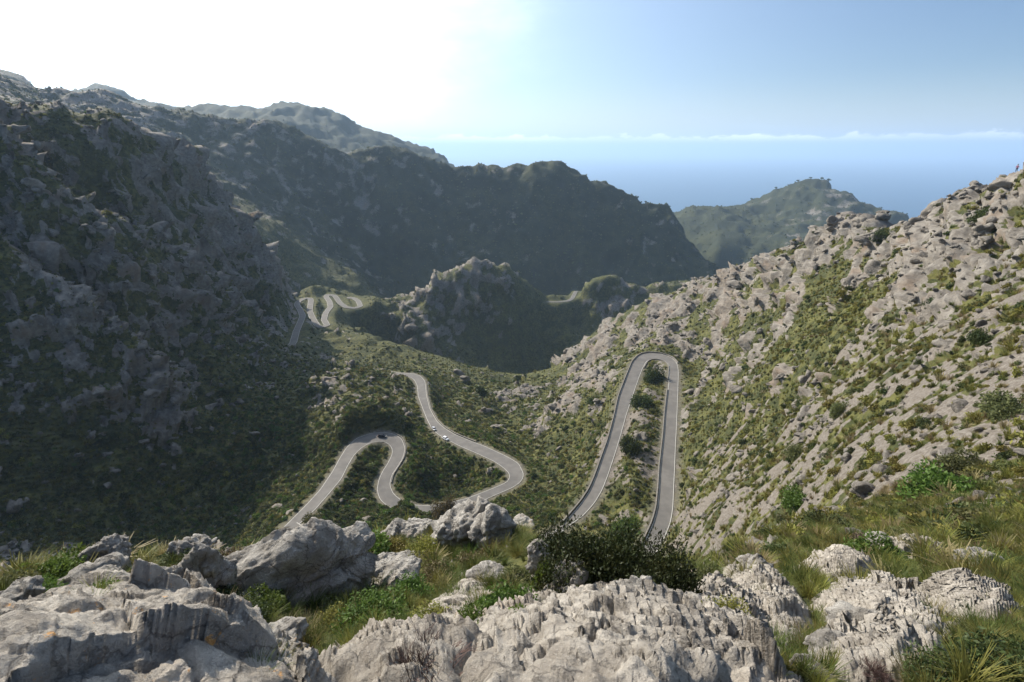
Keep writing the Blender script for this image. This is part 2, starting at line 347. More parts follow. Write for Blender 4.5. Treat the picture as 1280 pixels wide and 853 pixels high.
# ------------------------------------------------------------------ the ground sheet
NA, NR = 880, 1040
az = np.arctan(np.linspace(-1.85, 1.85, NA))
qq = np.linspace(math.log(1.0), math.log(6000), 4000)
rr = np.exp(qq)
dens = np.interp(qq, np.log([1.0, 20, 40, 100, 160, 700, 1000, 1120, 1350, 1450, 1700, 2300, 3600, 4000, 6000]), [0.8, .9, 1.2, 1.5, 1.8, 1.6, 1.5, 2.4, 2.4, 1.0, .6, 1.0, 1.0, .4, .3])
cum = np.cumsum(dens); cum = (cum-cum[0])/(cum[-1]-cum[0])
q = np.interp(np.linspace(0, 1, NR), cum, qq)
ca = np.linspace(az[0], az[-1], 360); cq = np.linspace(q[0], q[-1], 420)
cs = base_s(*np.meshgrid(ca, cq, indexing='xy'))          # rows q, columns az
print('control', n, 'base', round(time.time()-T0, 1))
def bilerp(G, gx, gy, x, y):
    fx = np.clip((x-gx[0])/(gx[1]-gx[0]), 0, len(gx)-1.001); fy = np.clip((y-gy[0])/(gy[1]-gy[0]), 0, len(gy)-1.001)
    ix, iy = fx.astype(int), fy.astype(int); tx, ty = fx-ix, fy-iy
    return (G[iy, ix]*(1-tx)+G[iy, ix+1]*tx)*(1-ty)+(G[iy+1, ix]*(1-tx)+G[iy+1, ix+1]*tx)*ty
AZ, Q = np.meshgrid(az, q, indexing='xy')
AZ, Q = AZ.ravel(), Q.ravel()
RR = np.exp(Q)
S = bilerp(cs, ca, cq, AZ, Q)
Pb = np.c_[RR*np.sin(AZ), RR*np.cos(AZ), RR*S]
def grid_normals(P_):
    G = P_.reshape(NR, NA, 3)
    dx = np.gradient(G, axis=1); dy = np.gradient(G, axis=0)
    N = np.cross(dx, dy).reshape(-1, 3); N /= np.maximum(np.linalg.norm(N, axis=1), 1e-9)[:, None]
    N[N[:, 2] < 0] *= -1
    return N
N0 = grid_normals(Pb)
# how green each region is, and how much loose scree: (u, v, r, green, scree)
REG = np.array([(azs(u, v)[0], math.log(fold(u, r)), min(1, g+(.36 if u > 650 and 18 < r < 200 else .20 if u > 650 and r < 480 else .20 if u < 330 and r < 800 else .30 if r > 2700 else .04)), s) for u, v, r, g, s in [
    (100, 800, 5, .15, .1), (450, 760, 9, .95, 0), (640, 820, 4, .3, .1), (850, 800, 6, .2, .2), (1100, 780, 8, .6, 0), (1250, 730, 13, .66, 0), (900, 690, 22, .3, 0), (1100, 715, 15, .6, 0), (200, 720, 13, .6, 0), (500, 690, 15, .8, 0), (980, 720, 13, .52, 0),
    (1000, 660, 34, .62, .2), (1250, 660, 20, .75, .1), (1100, 640, 30, .66, .15), (1150, 590, 38, .45, .45), (1250, 560, 38, .5, .35), (1000, 560, 82, .42, .3), (1000, 480, 120, .38, .2), (1100, 480, 80, .35, .25), (1200, 470, 62, .34, .3), (1270, 420, 68, .22, .4), (1200, 360, 110, .04, .1), (1250, 270, 140, -.14, 0), (1150, 320, 180, .0, 0), (1270, 235, 165, -.1, 0), (1050, 310, 240, .22, 0), (1050, 380, 160, .36, 0), (950, 420, 220, .42, 0), (900, 350, 390, .25, 0), (900, 480, 215, .42, .1), (880, 560, 160, .4, .2), (900, 620, 110, .5, .3),
    (800, 420, 390, .25, 0), (740, 450, 380, .25, 0), (720, 520, 260, .4, .1), (690, 590, 190, .45, 0), (700, 640, 160, .85, 0), (790, 560, 185, .55, .3), (790, 640, 150, .7, .15), (700, 470, 400, .35, 0), (650, 500, 340, .6, 0), (600, 510, 310, .68, 0), (580, 560, 230, .85, 0), (560, 600, 205, .97, 0), (450, 620, 185, 1, 0), (300, 600, 230, .92, 0), (330, 540, 250, .95, 0), (400, 470, 340, .6, 0), (470, 500, 290, .62, 0), (420, 500, 300, .45, 0), (480, 440, 440, .8, 0), (560, 470, 400, .75, 0), (620, 465, 440, .8, 0), (440, 400, 620, .7, 0), (360, 400, 540, .6, 0), (420, 370, 730, .7, 0),
    (560, 360, 720, .36, 0), (600, 345, 735, .32, 0), (520, 400, 650, .42, 0), (600, 420, 640, .85, 0), (680, 420, 620, .95, 0), (700, 375, 790, .7, 0), (770, 355, 830, .4, 0),
    (100, 600, 250, .62, 0), (200, 630, 220, .75, 0), (60, 500, 300, .3, 0), (200, 520, 280, .12, 0), (100, 440, 330, .2, 0), (100, 350, 390, .25, 0), (280, 440, 370, .42, 0), (150, 320, 470, .25, 0), (230, 340, 470, .18, 0), (60, 230, 520, .25, 0), (200, 250, 620, .25, 0), (260, 280, 620, .2, 0), (100, 170, 700, .35, 0), (330, 340, 620, .2, 0),
    (450, 250, 1150, .42, 0), (300, 180, 1150, .42, 0), (600, 250, 1150, .5, 0), (700, 300, 1060, .6, 0), (780, 250, 1220, .55, 0), (830, 290, 1150, .5, 0), (500, 330, 980, .55, 0), (100, 130, 1250, .3, 0), (380, 150, 2900, .4, 0), (130, 115, 3500, .3, 0), (980, 250, 2450, .52, 0), (1050, 270, 2300, .45, 0), (880, 280, 2200, .85, 0)]])
gx_, gq_ = np.meshgrid(np.linspace(az[0], az[-1], 120), np.linspace(q[0], q[-1], 140), indexing='xy')
dd = ((gx_[..., None]-REG[:, 0])*1.6)**2+((gq_[..., None]-REG[:, 1])*0.7)**2
ww = 1/(dd+.0008)**1.6
GREEN = bilerp((ww*REG[:, 2]).sum(2)/ww.sum(2), gx_[0], gq_[:, 0], AZ, Q)
SCREE = bilerp((ww*REG[:, 3]).sum(2)/ww.sum(2), gx_[0], gq_[:, 0], AZ, Q)
# strata: coordinates squeezed along the dip so that ribs run one way
DIP = np.array([0.70, 0.70, 0.14]); DIP /= np.linalg.norm(DIP)
def strata(P_, k):
    return P_-np.outer(P_@DIP, DIP)*(1-k)
Ps = strata(Pb, .58)
LEFT_ = np.clip((-.16-AZ)/.1, 0, 1)*np.clip((RR-205)/40, 0, 1)
Pm = Pb+(Ps-Pb)*np.clip((RR-90)/120, .25, 1)[:, None]
mk = np.where((RR < 600) & (LEFT_ < .5), banded(Pm, RR, .010, .06, perlin, amp=1), banded(Pb, RR, .010, .032, perlin, amp=1))*.8+banded(Ps, RR, .03, .16, perlin, amp=1)*np.interp(RR, [300, 700], [.85, .12])*(1-.75*LEFT_)
PATCH = 0.5+0.85*mk
SCR = np.clip((SCREE+.9*banded(Pb, RR, .02, .12, perlin, amp=1)-.19)/.16, 0, 1)*(SCREE > .12)
soft = .12+.45*np.clip((RR-700)/400, 0, 1)
rock = np.clip((PATCH-GREEN+.02-.8*SCR)/soft+.5*(soft-.12), 0, 1)
rock = rock*rock*(3-2*rock)
billow = lambda p: np.abs(perlin(p))*1.9-0.42
d_rock = banded(Pm, RR, .006, .034, billow)*.19
rk_ = rock > .02
d_blk = np.zeros(len(RR), np.float32); d_blk[rk_] = banded(Pm[rk_], RR[rk_], .010, .036, blocks)
d_big = banded(Pb, RR, .06, .30, perlin)
d_soil = banded(Pb, RR, .008, .05, perlin)
ridged = lambda p: .42-np.abs(perlin(p))*1.5
d_mid = np.where(RR > 860, banded(Pb, RR, .007, .05, ridged)*1.15, banded(Ps, RR, .009, .06, billow))*.15*np.maximum(np.clip((RR-380)/400, 0, 1), .9*LEFT_)*np.interp(RR, [1600, 2300], [1, 1.35])
disp = d_mid+rock*(d_rock+d_blk*.34)*np.interp(RR, [600, 1600], [1, .42])*(1+1.1*np.clip((.82-N0[:, 2])/.35, 0, 1)*np.clip((RR-40)/100, 0, 1))+(1-rock)*d_soil*.07+d_big*np.interp(RR, [2, 20, 60, 300, 1000, 3000], [.015, .03, .04, .05, .07, .06])
disp += (rock-.5)*np.interp(RR, [2, 20, 100, 400, 1500], [.05, .25, .7, 1.2, 2.0])
# calm strip along the roads
def road_field(P_):
    best = np.full(len(P_), 1e9); zr = np.zeros(len(P_)); hw = np.full(len(P_), 3.0)
    for nm, (a, b) in ROADS.items():
        c = 0.5*(a+b); h = 0.5*np.linalg.norm((a-b)[:, :2], axis=1)
        lo, hi = c[:, :2].min(0)-30, c[:, :2].max(0)+30
        ids = np.where(((P_[:, :2] > lo) & (P_[:, :2] < hi)).all(1))[0]
        for i0 in range(0, len(ids), 4000):
            ii = ids[i0:i0+4000]; p = P_[ii, :2]
            s0, s1 = c[:-1, :2], c[1:, :2]; e = s1-s0
            t = np.clip(((p[:, None]-s0)*e).sum(2)/(e*e).sum(1), 0, 1)
            dm = np.linalg.norm(s0+t[..., None]*e-p[:, None], axis=2)
            j = dm.argmin(1); k = np.arange(len(ii)); tt = t[k, j]
            dj = dm[k, j]-(h[j]*(1-tt)+h[j+1]*tt)
            up = dj < best[ii]
            best[ii[up]] = dj[up]; zr[ii[up]] = (c[j, 2]*(1-tt)+c[j+1, 2]*tt)[up]
    return best, zr
RD, RZ = road_field(Pb)
reach = np.where(RR > 450, 1.0, 0.0)
calm = np.clip((RD-1.2-2.5*reach)/(4.6+7*reach), 0, 1); calm = calm*calm*(3-2*calm)
P = Pb+N0*(disp*np.clip((RD-1.0)/(5+22*reach), 0, 1))[:, None]
under = .10+.7*reach
P[:, 2] = np.where(RD < 15, RZ-under+(P[:, 2]-RZ+under)*calm, P[:, 2])
print('displaced', round(time.time()-T0, 1))

# ------------------------------------------------------------------ mesh helpers
def mesh_from(name, verts, faces, mat=None, smooth_=True):
    me = bpy.data.meshes.new(name)
    verts = np.asarray(verts, np.float32); faces = np.asarray(faces, np.int32)
    nv, nf, k = len(verts), len(faces), faces.shape[1]
    me.vertices.add(nv); me.vertices.foreach_set('co', verts.ravel())
    me.loops.add(nf*k); me.loops.foreach_set('vertex_index', faces.ravel())
    me.polygons.add(nf); me.polygons.foreach_set('loop_start', np.arange(0, nf*k, k, dtype=np.int32))
    me.polygons.foreach_set('use_smooth', np.full(nf, smooth_))
    me.update(calc_edges=True)
    if mat: me.materials.append(mat)
    return me
def attr(me, name, vals):
    a = me.attributes.new(name, 'FLOAT', 'POINT'); a.data.foreach_set('value', np.asarray(vals, np.float32))
def link(name, data, **props):
    o = bpy.data.objects.new(name, data); COL.objects.link(o)
    for k, v in props.items(): o[k] = v
    return o
def thing(o, label, cat, group=None):
    o['label'] = label; o['category'] = cat
    if group: o['group'] = group
    return o

# ------------------------------------------------------------------ material helpers
class NT:
    def __init__(s, name):
        s.m = bpy.data.materials.new(name); s.m.use_nodes = True
        s.n, s.l = s.m.node_tree.nodes, s.m.node_tree.links; s.n.clear()
        s.out = s.n.new('ShaderNodeOutputMaterial'); s.b = s.n.new('ShaderNodeBsdfPrincipled')
        s.l.new(s.b.outputs[0], s.out.inputs[0]); s.b.inputs['Roughness'].default_value = .9
        s.b.inputs['Specular IOR Level'].default_value = .2
        s.tc = s.n.new('ShaderNodeTexCoord')
    def put(s, sock, v):
        if isinstance(v, bpy.types.NodeSocket): s.l.new(v, sock)
        elif isinstance(v, (tuple, list)) and len(v) == 3 and sock.type == 'RGBA': sock.default_value = (*v, 1)
        else: sock.default_value = v
    def noise(s, scale, detail=4, rough=.55, vec=None, col=False, dist=0):
        n = s.n.new('ShaderNodeTexNoise'); n.inputs['Scale'].default_value = scale; n.inputs['Detail'].default_value = detail
        n.inputs['Roughness'].default_value = rough; n.inputs['Distortion'].default_value = dist
        s.l.new(vec or s.tc.outputs['Object'], n.inputs['Vector']); return n.outputs['Color' if col else 'Fac']
    def voro(s, scale, vec=None, feature='F1', out='Distance', rnd=1):
        n = s.n.new('ShaderNodeTexVoronoi'); n.feature = feature; n.inputs['Scale'].default_value = scale; n.inputs['Randomness'].default_value = rnd
        s.l.new(vec or s.tc.outputs['Object'], n.inputs['Vector']); return n.outputs[out]
    def ramp(s, x, a, b, lo=0., hi=1., sm=True):
        n = s.n.new('ShaderNodeMapRange'); n.interpolation_type = 'SMOOTHSTEP' if sm else 'LINEAR'
        for k, v in (('From Min', a), ('From Max', b), ('To Min', lo), ('To Max', hi)): s.put(n.inputs[k], v)
        s.l.new(x, n.inputs['Value']); return n.outputs[0]
    def mix(s, f, a, b, mode='MIX'):
        n = s.n.new('ShaderNodeMix'); n.data_type = 'RGBA'; n.blend_type = mode
        s.put(n.inputs['Factor'], f); s.put(n.inputs[6], a); s.put(n.inputs[7], b); return n.outputs[2]
    def math(s, op, a, b=0., clamp=False):
        n = s.n.new('ShaderNodeMath'); n.operation = op; n.use_clamp = clamp
        s.put(n.inputs[0], a); s.put(n.inputs[1], b); return n.outputs[0]
    def attr(s, name):
        n = s.n.new('ShaderNodeAttribute'); n.attribute_name = name; return n.outputs['Fac']
    def bump(s, h, strength=.5, dist=.1, normal=None):
        n = s.n.new('ShaderNodeBump'); n.inputs['Strength'].default_value = strength; n.inputs['Distance'].default_value = dist
        s.l.new(h, n.inputs['Height'])
        if normal: s.l.new(normal, n.inputs['Normal'])
        return n.outputs[0]
    def color(s, c): s.put(s.b.inputs['Base Color'], c)

def limestone_colour(t, k=1.0, vec=None):
    """warm grey limestone: pale, stained brown and ochre, dark lichen specks"""
    a = t.noise(.9*k, 6, .6, vec); b = t.noise(5.5*k, 5, .65, vec); c = t.noise(.22*k, 4, .5, vec); d = t.noise(22*k, 3, .6, vec)
    col = t.mix(t.ramp(a, .35, .68), (.185, .172, .155), (.325, .31, .285))
    col = t.mix(t.math('MULTIPLY', t.ramp(c, .52, .72), .55), col, (.25, .18, .125))
    col = t.mix(t.math('MULTIPLY', t.ramp(b, .54, .70), .55), col, (.12, .118, .115))
    col = t.mix(t.math('MULTIPLY', t.ramp(d, .56, .72), .35), col, (.42, .405, .38))
    return col

def terrain_material():
    t = NT('hillside')
    rock, scree, green, dist = t.attr('rock'), t.attr('scree'), t.attr('green'), t.attr('dist')
    near = t.ramp(dist, 20, 300, 1, 0)
    rc = limestone_colour(t, .5)
    rc = t.mix(1.0, rc, (.74, .705, .66), 'MULTIPLY')
    big = t.noise(.02, 5, .6)
    rc = t.mix(t.math('MULTIPLY', t.ramp(big, .5, .68), .4), rc, (.19, .15, .115))
    # greens
    g1 = t.noise(.35, 6, .65); g2 = t.noise(1.6, 4, .6); g3 = t.noise(.06, 4, .6)
    gc = t.mix(t.ramp(g1, .4, .62), (.040, .046, .015), (.115, .112, .034))
    gc = t.mix(t.ramp(g2, .55, .72), gc, (.135, .112, .052))
    gc = t.mix(t.math('MULTIPLY', t.ramp(g3, .45, .62), .6), gc, (.026, .034, .013))
    gc = t.mix(t.math('MULTIPLY', t.attr('wood'), t.ramp(t.noise(.015, 5, .6), .35, .6, .55, .95)), gc, (.024, .030, .013))
    sc = t.mix(t.ramp(t.noise(3.0, 5, .7), .4, .65), (.125, .106, .086), (.215, .192, .164))
    # broken edges between stone and growth
    e = t.noise(.8, 6, .7); e2 = t.noise(.12, 5, .7)
    ee = t.math('ADD', t.math('MULTIPLY', e, .6), t.math('MULTIPLY', e2, .4))
    rk = t.ramp(t.math('ADD', rock, t.math('MULTIPLY', t.math('SUBTRACT', ee, .5), 2.7)), .42, .58)
    sm = t.ramp(t.math('ADD', scree, t.math('MULTIPLY', t.math('SUBTRACT', t.noise(.4, 6, .7), .5), 1.2)), .4, .6)
    ground = t.mix(sm, gc, sc)
    col = t.mix(rk, ground, rc)
    sh = t.attr('verge')
    col = t.mix(t.math('MULTIPLY', sh, .75), col, sc)
    t.color(col)
    h = t.math('ADD', t.math('MULTIPLY', t.noise(.5, 8, .68), 1.0), t.math('MULTIPLY', t.voro(.45), .6))
    bn = t.bump(h, .55, 1.1)
    h2 = t.noise(5, 6, .7)
    bn = t.bump(h2, .5, .12, bn)
    t.l.new(bn, t.b.inputs['Normal'])
    return t.m
M_TERRAIN = terrain_material()

idx = np.arange(NA*NR).reshape(NR, NA)
faces = np.stack([idx[:-1, :-1], idx[:-1, 1:], idx[1:, 1:], idx[1:, :-1]], -1).reshape(-1, 4)
verge = np.clip(1-(RD-.2)/3.2, 0, 1)*(1-.8*reach)
gm = mesh_from('hillside', P, faces, M_TERRAIN)
attr(gm, 'rock', rock*np.clip(RD/3, 0, 1)); attr(gm, 'scree', SCR); attr(gm, 'green', GREEN); attr(gm, 'dist', RR); attr(gm, 'verge', verge); attr(gm, 'wood', np.clip((RR-860)/250, 0, 1))
link('hillside', gm, kind='structure')
NRM = grid_normals(P)
SG = np.maximum.accumulate((P[:, 2]/np.hypot(P[:, 0], P[:, 1])).reshape(NR, NA), axis=0)
def hit(u, v):
    """the point of the ground seen at a picture point"""
    a, s = azs(u, v); i = int(np.clip(np.interp(a, az, np.arange(NA)), 0, NA-1)); col_ = SG[:, i]
    j = int(np.searchsorted(col_, s)); j = min(j, NR-1)
    r = math.exp(q[j]); d = ray(u, v); return Vector(d*(r/math.hypot(d[0], d[1]))), r

# ------------------------------------------------------------------ road surfaces
def road_material():
    t = NT('asphalt')
    c = t.mix(t.ramp(t.noise(.25, 5, .6), .35, .7), (.130, .121, .110), (.170, .157, .142))
    c = t.mix(t.math('MULTIPLY', t.ramp(t.noise(9, 4, .7), .5, .7), .3), c, (.12, .11, .10))
    c = t.mix(t.math('MULTIPLY', t.ramp(t.noise(.07, 4, .6), .52, .62), .35), c, (.095, .088, .080))
    c = t.mix(t.math('MULTIPLY', t.ramp(t.voro(.11, None, 'F1', 'Distance'), .16, .12), .3), c, (.085, .08, .075))
    t.color(c); t.b.inputs['Roughness'].default_value = .75
    t.l.new(t.bump(t.noise(30, 3, .7), .25, .02), t.b.inputs['Normal'])
    return t.m
def simple(name, col, rough=.6, metal=0, var=.15, scale=3):
    t = NT(name); a = t.noise(scale, 4, .6)
    t.color(t.mix(t.ramp(a, .3, .7), tuple(c*(1-var) for c in col), tuple(min(1, c*(1+var)) for c in col)))
    t.b.inputs['Roughness'].default_value = rough; t.b.inputs['Metallic'].default_value = metal
    return t.m
M_ROAD = road_material()
M_LINE = simple('line_paint', (.50, .48, .43), .7)
def ribbon(name, a, b, mat, lift, cross=4):
    n_ = len(a); t = np.linspace(0, 1, cross)
    V = (a[:, None]*(1-t)[None, :, None]+b[:, None]*t[None, :, None]); V[..., 2] += lift
    i = np.arange(n_*cross).reshape(n_, cross)
    f = np.stack([i[:-1, :-1], i[:-1, 1:], i[1:, 1:], i[1:, :-1]], -1).reshape(-1, 4)
    v = V.reshape(-1, 3)
    # face up
    p0, p1, p2 = v[f[0, 0]], v[f[0, 1]], v[f[0, 2]]
    if np.cross(p1-p0, p2-p0)[2] < 0: f = f[:, ::-1]
    return mesh_from(name, v, f, mat)
def inset(a, b, d0, d1):
    w = np.linalg.norm(a-b, axis=1)[:, None]; u = (b-a)/w
    return a+u*d0, a+u*d1
for nm, (a, b) in ROADS.items():
    link('road', ribbon('road', a, b, M_ROAD, .03), kind='structure')
    lines = []
    for (p, q_) in ((a, b), (b, a)):
        l0, l1 = inset(p, q_, .10, .10+(.17 if nm in ('hairpin', 'bends') else .22))
        link('road_edge_line', ribbon('road_edge_line', l0, l1, M_LINE, .045, 2), kind='structure')

# ------------------------------------------------------------------ sea
def sea_material():
    t = NT('sea_water'); t.color(t.mix(t.noise(.0006, 4, .6), (.016, .055, .105), (.022, .075, .135)))
    t.b.inputs['Roughness'].default_value = .35; t.b.inputs['Specular IOR Level'].default_value = .4
    t.l.new(t.bump(t.noise(.02, 6, .65), .35, 3), t.b.inputs['Normal']); return t.m
SEA_Z = -600.0
ang = np.linspace(0, 2*PI, 97)[:-1]
rad = [0, 600, 2000, 6000, 15000, 40000, 90000]
sv = [(0, 0, SEA_Z)]; sf = []
for r_ in rad[1:]: sv += [(r_*math.cos(t), r_*math.sin(t), SEA_Z) for t in ang]
for k in range(96):
    sf.append((0, 1+k, 1+(k+1) % 96))
for i in range(len(rad)-2):
    for k in range(96):
        a0, b0 = 1+i*96+k, 1+i*96+(k+1) % 96
        sf.append((a0, a0+96, b0+96)); sf.append((a0, b0+96, b0))
link('sea', mesh_from('sea', sv, sf, sea_material(), False), kind='structure')

# ------------------------------------------------------------------ haze
t = NT('haze'); t.n.remove(t.b)
pv = t.n.new('ShaderNodeVolumePrincipled')
pv.inputs['Color'].default_value = (.56, .76, 1.0, 1); pv.inputs['Density'].default_value = 7.5e-5; pv.inputs['Anisotropy'].default_value = .2
t.l.new(pv.outputs[0], t.out.inputs['Volume'])
H0, H1, HX = -1000.0, max(420.0, float(P[:, 2].max())+20), 92000.0
hv = [(x, y, z_) for x in (-HX, HX) for y in (-HX, HX) for z_ in (min(SEA_Z-1, float(P[:, 2].min())-1), H1)]
hf = [(0, 1, 3, 2), (4, 6, 7, 5), (0, 4, 5, 1), (2, 3, 7, 6), (0, 2, 6, 4), (1, 5, 7, 3)]
link('haze', mesh_from('haze', hv, hf, t.m, False), kind='stuff')
print('terrain z', P[:, 2].min(), P[:, 2].max(), 'done', round(time.time()-T0, 1))
#==NEXT==
# ------------------------------------------------------------------ stones and plants: shapes
def ico(sub):
    bm = bmesh.new(); bmesh.ops.create_icosphere(bm, subdivisions=sub, radius=1)
    v = np.array([x.co[:] for x in bm.verts]); f = np.array([[q_.index for q_ in x.verts] for x in bm.faces]); bm.free()
    return v, f
_ico = {}
def rock_shape(seed, dims, sub, planes=13, rough=1.0, lump=.16, split=0.0):
    """an angular weathered block: a rounded polyhedron, broken by facets, pits and cracks; dims are half sizes in metres"""
    if sub not in _ico: _ico[sub] = ico(sub)
    v, f = _ico[sub]
    g = np.random.default_rng(seed)
    nrm = g.normal(size=(planes, 3)); nrm /= np.linalg.norm(nrm, axis=1)[:, None]
    dpl = g.uniform(.72, 1.0, planes)
    k = np.maximum(v@nrm.T, 1e-3)/dpl
    r = (k**9).sum(1)**(-1/9)
    p = v*np.clip(r, .3, 1.15)[:, None]
    p *= (1+lump*perlin(p*1.3+seed*3.1))[:, None]
    p = p*np.asarray(dims)
    L = float(np.mean(dims)); off = seed*7.7
    nn = p/np.asarray(dims)**2; nn /= np.linalg.norm(nn, axis=1)[:, None]
    q_ = strata(p, .6)
    d = np.zeros(len(p))
    for lam, a in ((1.1, .26), (.5, .26), (.24, .22)):
        d += blocks(q_/(lam*L)+off)*a*lam*L
    for lam, a in ((.6, .10), (.3, .15), (.15, .19), (.075, .22), (.038, .24)):
        if lam*40 < 2.0**(6-sub)*.8: break
        d += (np.abs(perlin(q_/(lam*L)+off))*1.9-.42)*a*lam*L
    c = np.abs(perlin(q_/(.8*L)+off+40)); d -= np.clip(.05-c, 0, 1)*1.6*L*.5
    return p+nn*(d*rough)[:, None], f

def cracks(t, k):
    w = t.n.new('ShaderNodeVectorMath'); w.operation = 'ADD'
    sc_ = t.n.new('ShaderNodeVectorMath'); sc_.operation = 'SCALE'; t.l.new(t.noise(1.6*k, 5, .6, col=True), sc_.inputs[0]); sc_.inputs['Scale'].default_value = .9/k
    t.l.new(t.tc.outputs['Object'], w.inputs[0]); t.l.new(sc_.outputs[0], w.inputs[1])
    e = t.voro(1.5*k, w.outputs[0], 'DISTANCE_TO_EDGE'); e2 = t.voro(5.5*k, w.outputs[0], 'DISTANCE_TO_EDGE')
    return t.math('MINIMUM', t.ramp(e, 0, .05), t.ramp(e2, -.03, .03))
def stone_material(name, k=1.0, tint=(1, 1, 1), lichen=0.0):
    t = NT(name)
    col = limestone_colour(t, 2.2*k)
    if lichen:
        l1 = t.noise(3.2*k, 6, .7); l2 = t.noise(14*k, 4, .7)
        col = t.mix(t.math('MULTIPLY', t.ramp(t.math('ADD', t.math('MULTIPLY', l1, .6), t.math('MULTIPLY', l2, .4)), .57, .63), lichen), col, (.46, .24, .07))
    col = t.mix(1.0, col, tint, 'MULTIPLY')
    ck = cracks(t, k)
    col = t.mix(t.math('MULTIPLY', t.ramp(ck, .7, .0), .45), col, (.075, .066, .058))
    t.color(col)
    bn = t.bump(ck, .7, .05/k)
    bn = t.bump(t.noise(4*k, 8, .72), .9, .18/k, bn)
    bn = t.bump(t.math('ADD', t.noise(26*k, 6, .72), t.math('MULTIPLY', t.voro(12*k), .5)), .8, .035/k, bn)
    t.l.new(bn, t.b.inputs['Normal'])
    return t.m
M_STONE = stone_material('limestone', 1.0, (1.5, 1.47, 1.42))
M_STONE_LICHEN = stone_material('limestone_with_lichen', 1.0, (1.88, 1.80, 1.69), .8)
M_STONE_PALE = stone_material('pale_limestone', 1.0, (1.7, 1.6, 1.4))
M_STONE_FAR = stone_material('weathered_limestone', .4, (.82, .78, .73))

def leaf_material(name, dark, light, tip=None, trans=.35, rough=.55):
    t = NT(name)
    oi = t.n.new('ShaderNodeObjectInfo')
    a = t.noise(5, 4, .6); b = t.attr('shade')
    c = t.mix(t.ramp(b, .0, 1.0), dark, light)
    c = t.mix(t.math('MULTIPLY', t.ramp(a, .45, .7), .35), c, tip or light)
    hs = t.n.new('ShaderNodeHueSaturation'); t.l.new(c, hs.inputs['Color'])
    t.put(hs.inputs['Hue'], t.ramp(oi.outputs['Random'], 0, 1, .475, .52, False)); 
    t.put(hs.inputs['Value'], t.ramp(oi.outputs['Random'], 0, 1, .8, 1.2, False))
    c = hs.outputs[0]
    t.color(c); t.b.inputs['Roughness'].default_value = rough
    tr = t.n.new('ShaderNodeBsdfTranslucent'); t.l.new(c, tr.inputs['Color'])
    mx = t.n.new('ShaderNodeMixShader'); mx.inputs[0].default_value = trans
    t.l.new(t.b.outputs[0], mx.inputs[1]); t.l.new(tr.outputs[0], mx.inputs[2]); t.l.new(mx.outputs[0], t.out.inputs[0])
    return t.m
LEAF = {
    'mastic': leaf_material('mastic_leaves', (.040, .070, .014), (.11, .165, .032)),
    'olive': leaf_material('olive_leaves', (.055, .064, .026), (.145, .155, .058), (.18, .17, .075)),
    'dark': leaf_material('dark_leaves', (.026, .040, .014), (.070, .092, .028), (.085, .07, .025), .25),
    'juniper': leaf_material('juniper_leaves', (.012, .018, .007), (.036, .046, .014), (.07, .05, .015), .15),
    'yellow': leaf_material('yellow_green_leaves', (.095, .095, .022), (.25, .235, .055), (.27, .21, .08)),
    'grass': leaf_material('grass_blades', (.045, .062, .014), (.135, .165, .042), (.22, .20, .075)),
    'straw': leaf_material('straw_blades', (.15, .125, .05), (.34, .28, .14), (.40, .32, .18)),
    'twig': leaf_material('bare_twigs', (.085, .055, .042), (.19, .135, .11), None, .05, .8),
    'brown': leaf_material('brown_scrub', (.06, .05, .022), (.15, .115, .055), (.20, .13, .07), .2),
}
M_BARK = simple('bark', (.16, .13, .10), .9, 0, .3, 6)

def leaves_mesh(name, pts, nrm, size, mat, g, aspect=1.9, shade=None):
    """one small folded leaf (two triangles) at every point"""
    n_ = len(pts)
    a = g.normal(size=(n_, 3)); a += nrm*.5; a /= np.linalg.norm(a, axis=1)[:, None]
    b = np.cross(a, g.normal(size=(n_, 3))); b /= np.linalg.norm(b, axis=1)[:, None]
    s_ = size*g.uniform(.6, 1.35, n_)[:, None]
    v = np.stack([pts, pts+a*s_*aspect*.5+b*s_*.5, pts+a*s_*aspect, pts+a*s_*aspect*.5-b*s_*.5], 1).reshape(-1, 3)
    f = np.arange(n_*4).reshape(-1, 4)
    me = mesh_from(name, v, f, mat, False)
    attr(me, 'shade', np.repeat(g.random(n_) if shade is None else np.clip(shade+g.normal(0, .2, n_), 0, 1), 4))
    return me
def bush_points(g, n_, flat=.62, lumps=9, spread=.55):
    """points through the outer part of a lumpy dome about 1 m across and flat metres high, its base at z = 0"""
    c = g.normal(size=(lumps, 3)); c /= np.linalg.norm(c, axis=1)[:, None]; c[:, 2] = np.abs(c[:, 2])
    c *= g.uniform(.25, spread, lumps)[:, None]; rad_ = g.uniform(.22, .42, lumps)
    k = g.choice(lumps, n_, p=rad_**2/(rad_**2).sum())
    d = g.normal(size=(n_, 3)); d /= np.linalg.norm(d, axis=1)[:, None]
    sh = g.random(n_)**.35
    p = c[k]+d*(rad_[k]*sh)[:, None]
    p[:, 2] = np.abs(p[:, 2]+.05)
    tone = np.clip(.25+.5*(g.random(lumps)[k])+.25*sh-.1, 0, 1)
    p *= np.array([.72, .72, flat*1.1])
    return p, d, tone
def make_bush(name, seed, n_, leaf, mat, flat=.62, lumps=9, aspect=1.9):
    g = np.random.default_rng(seed); p, d, tone = bush_points(g, n_, flat, lumps)
    return leaves_mesh(name, p, d, leaf, mat, g, aspect, tone)
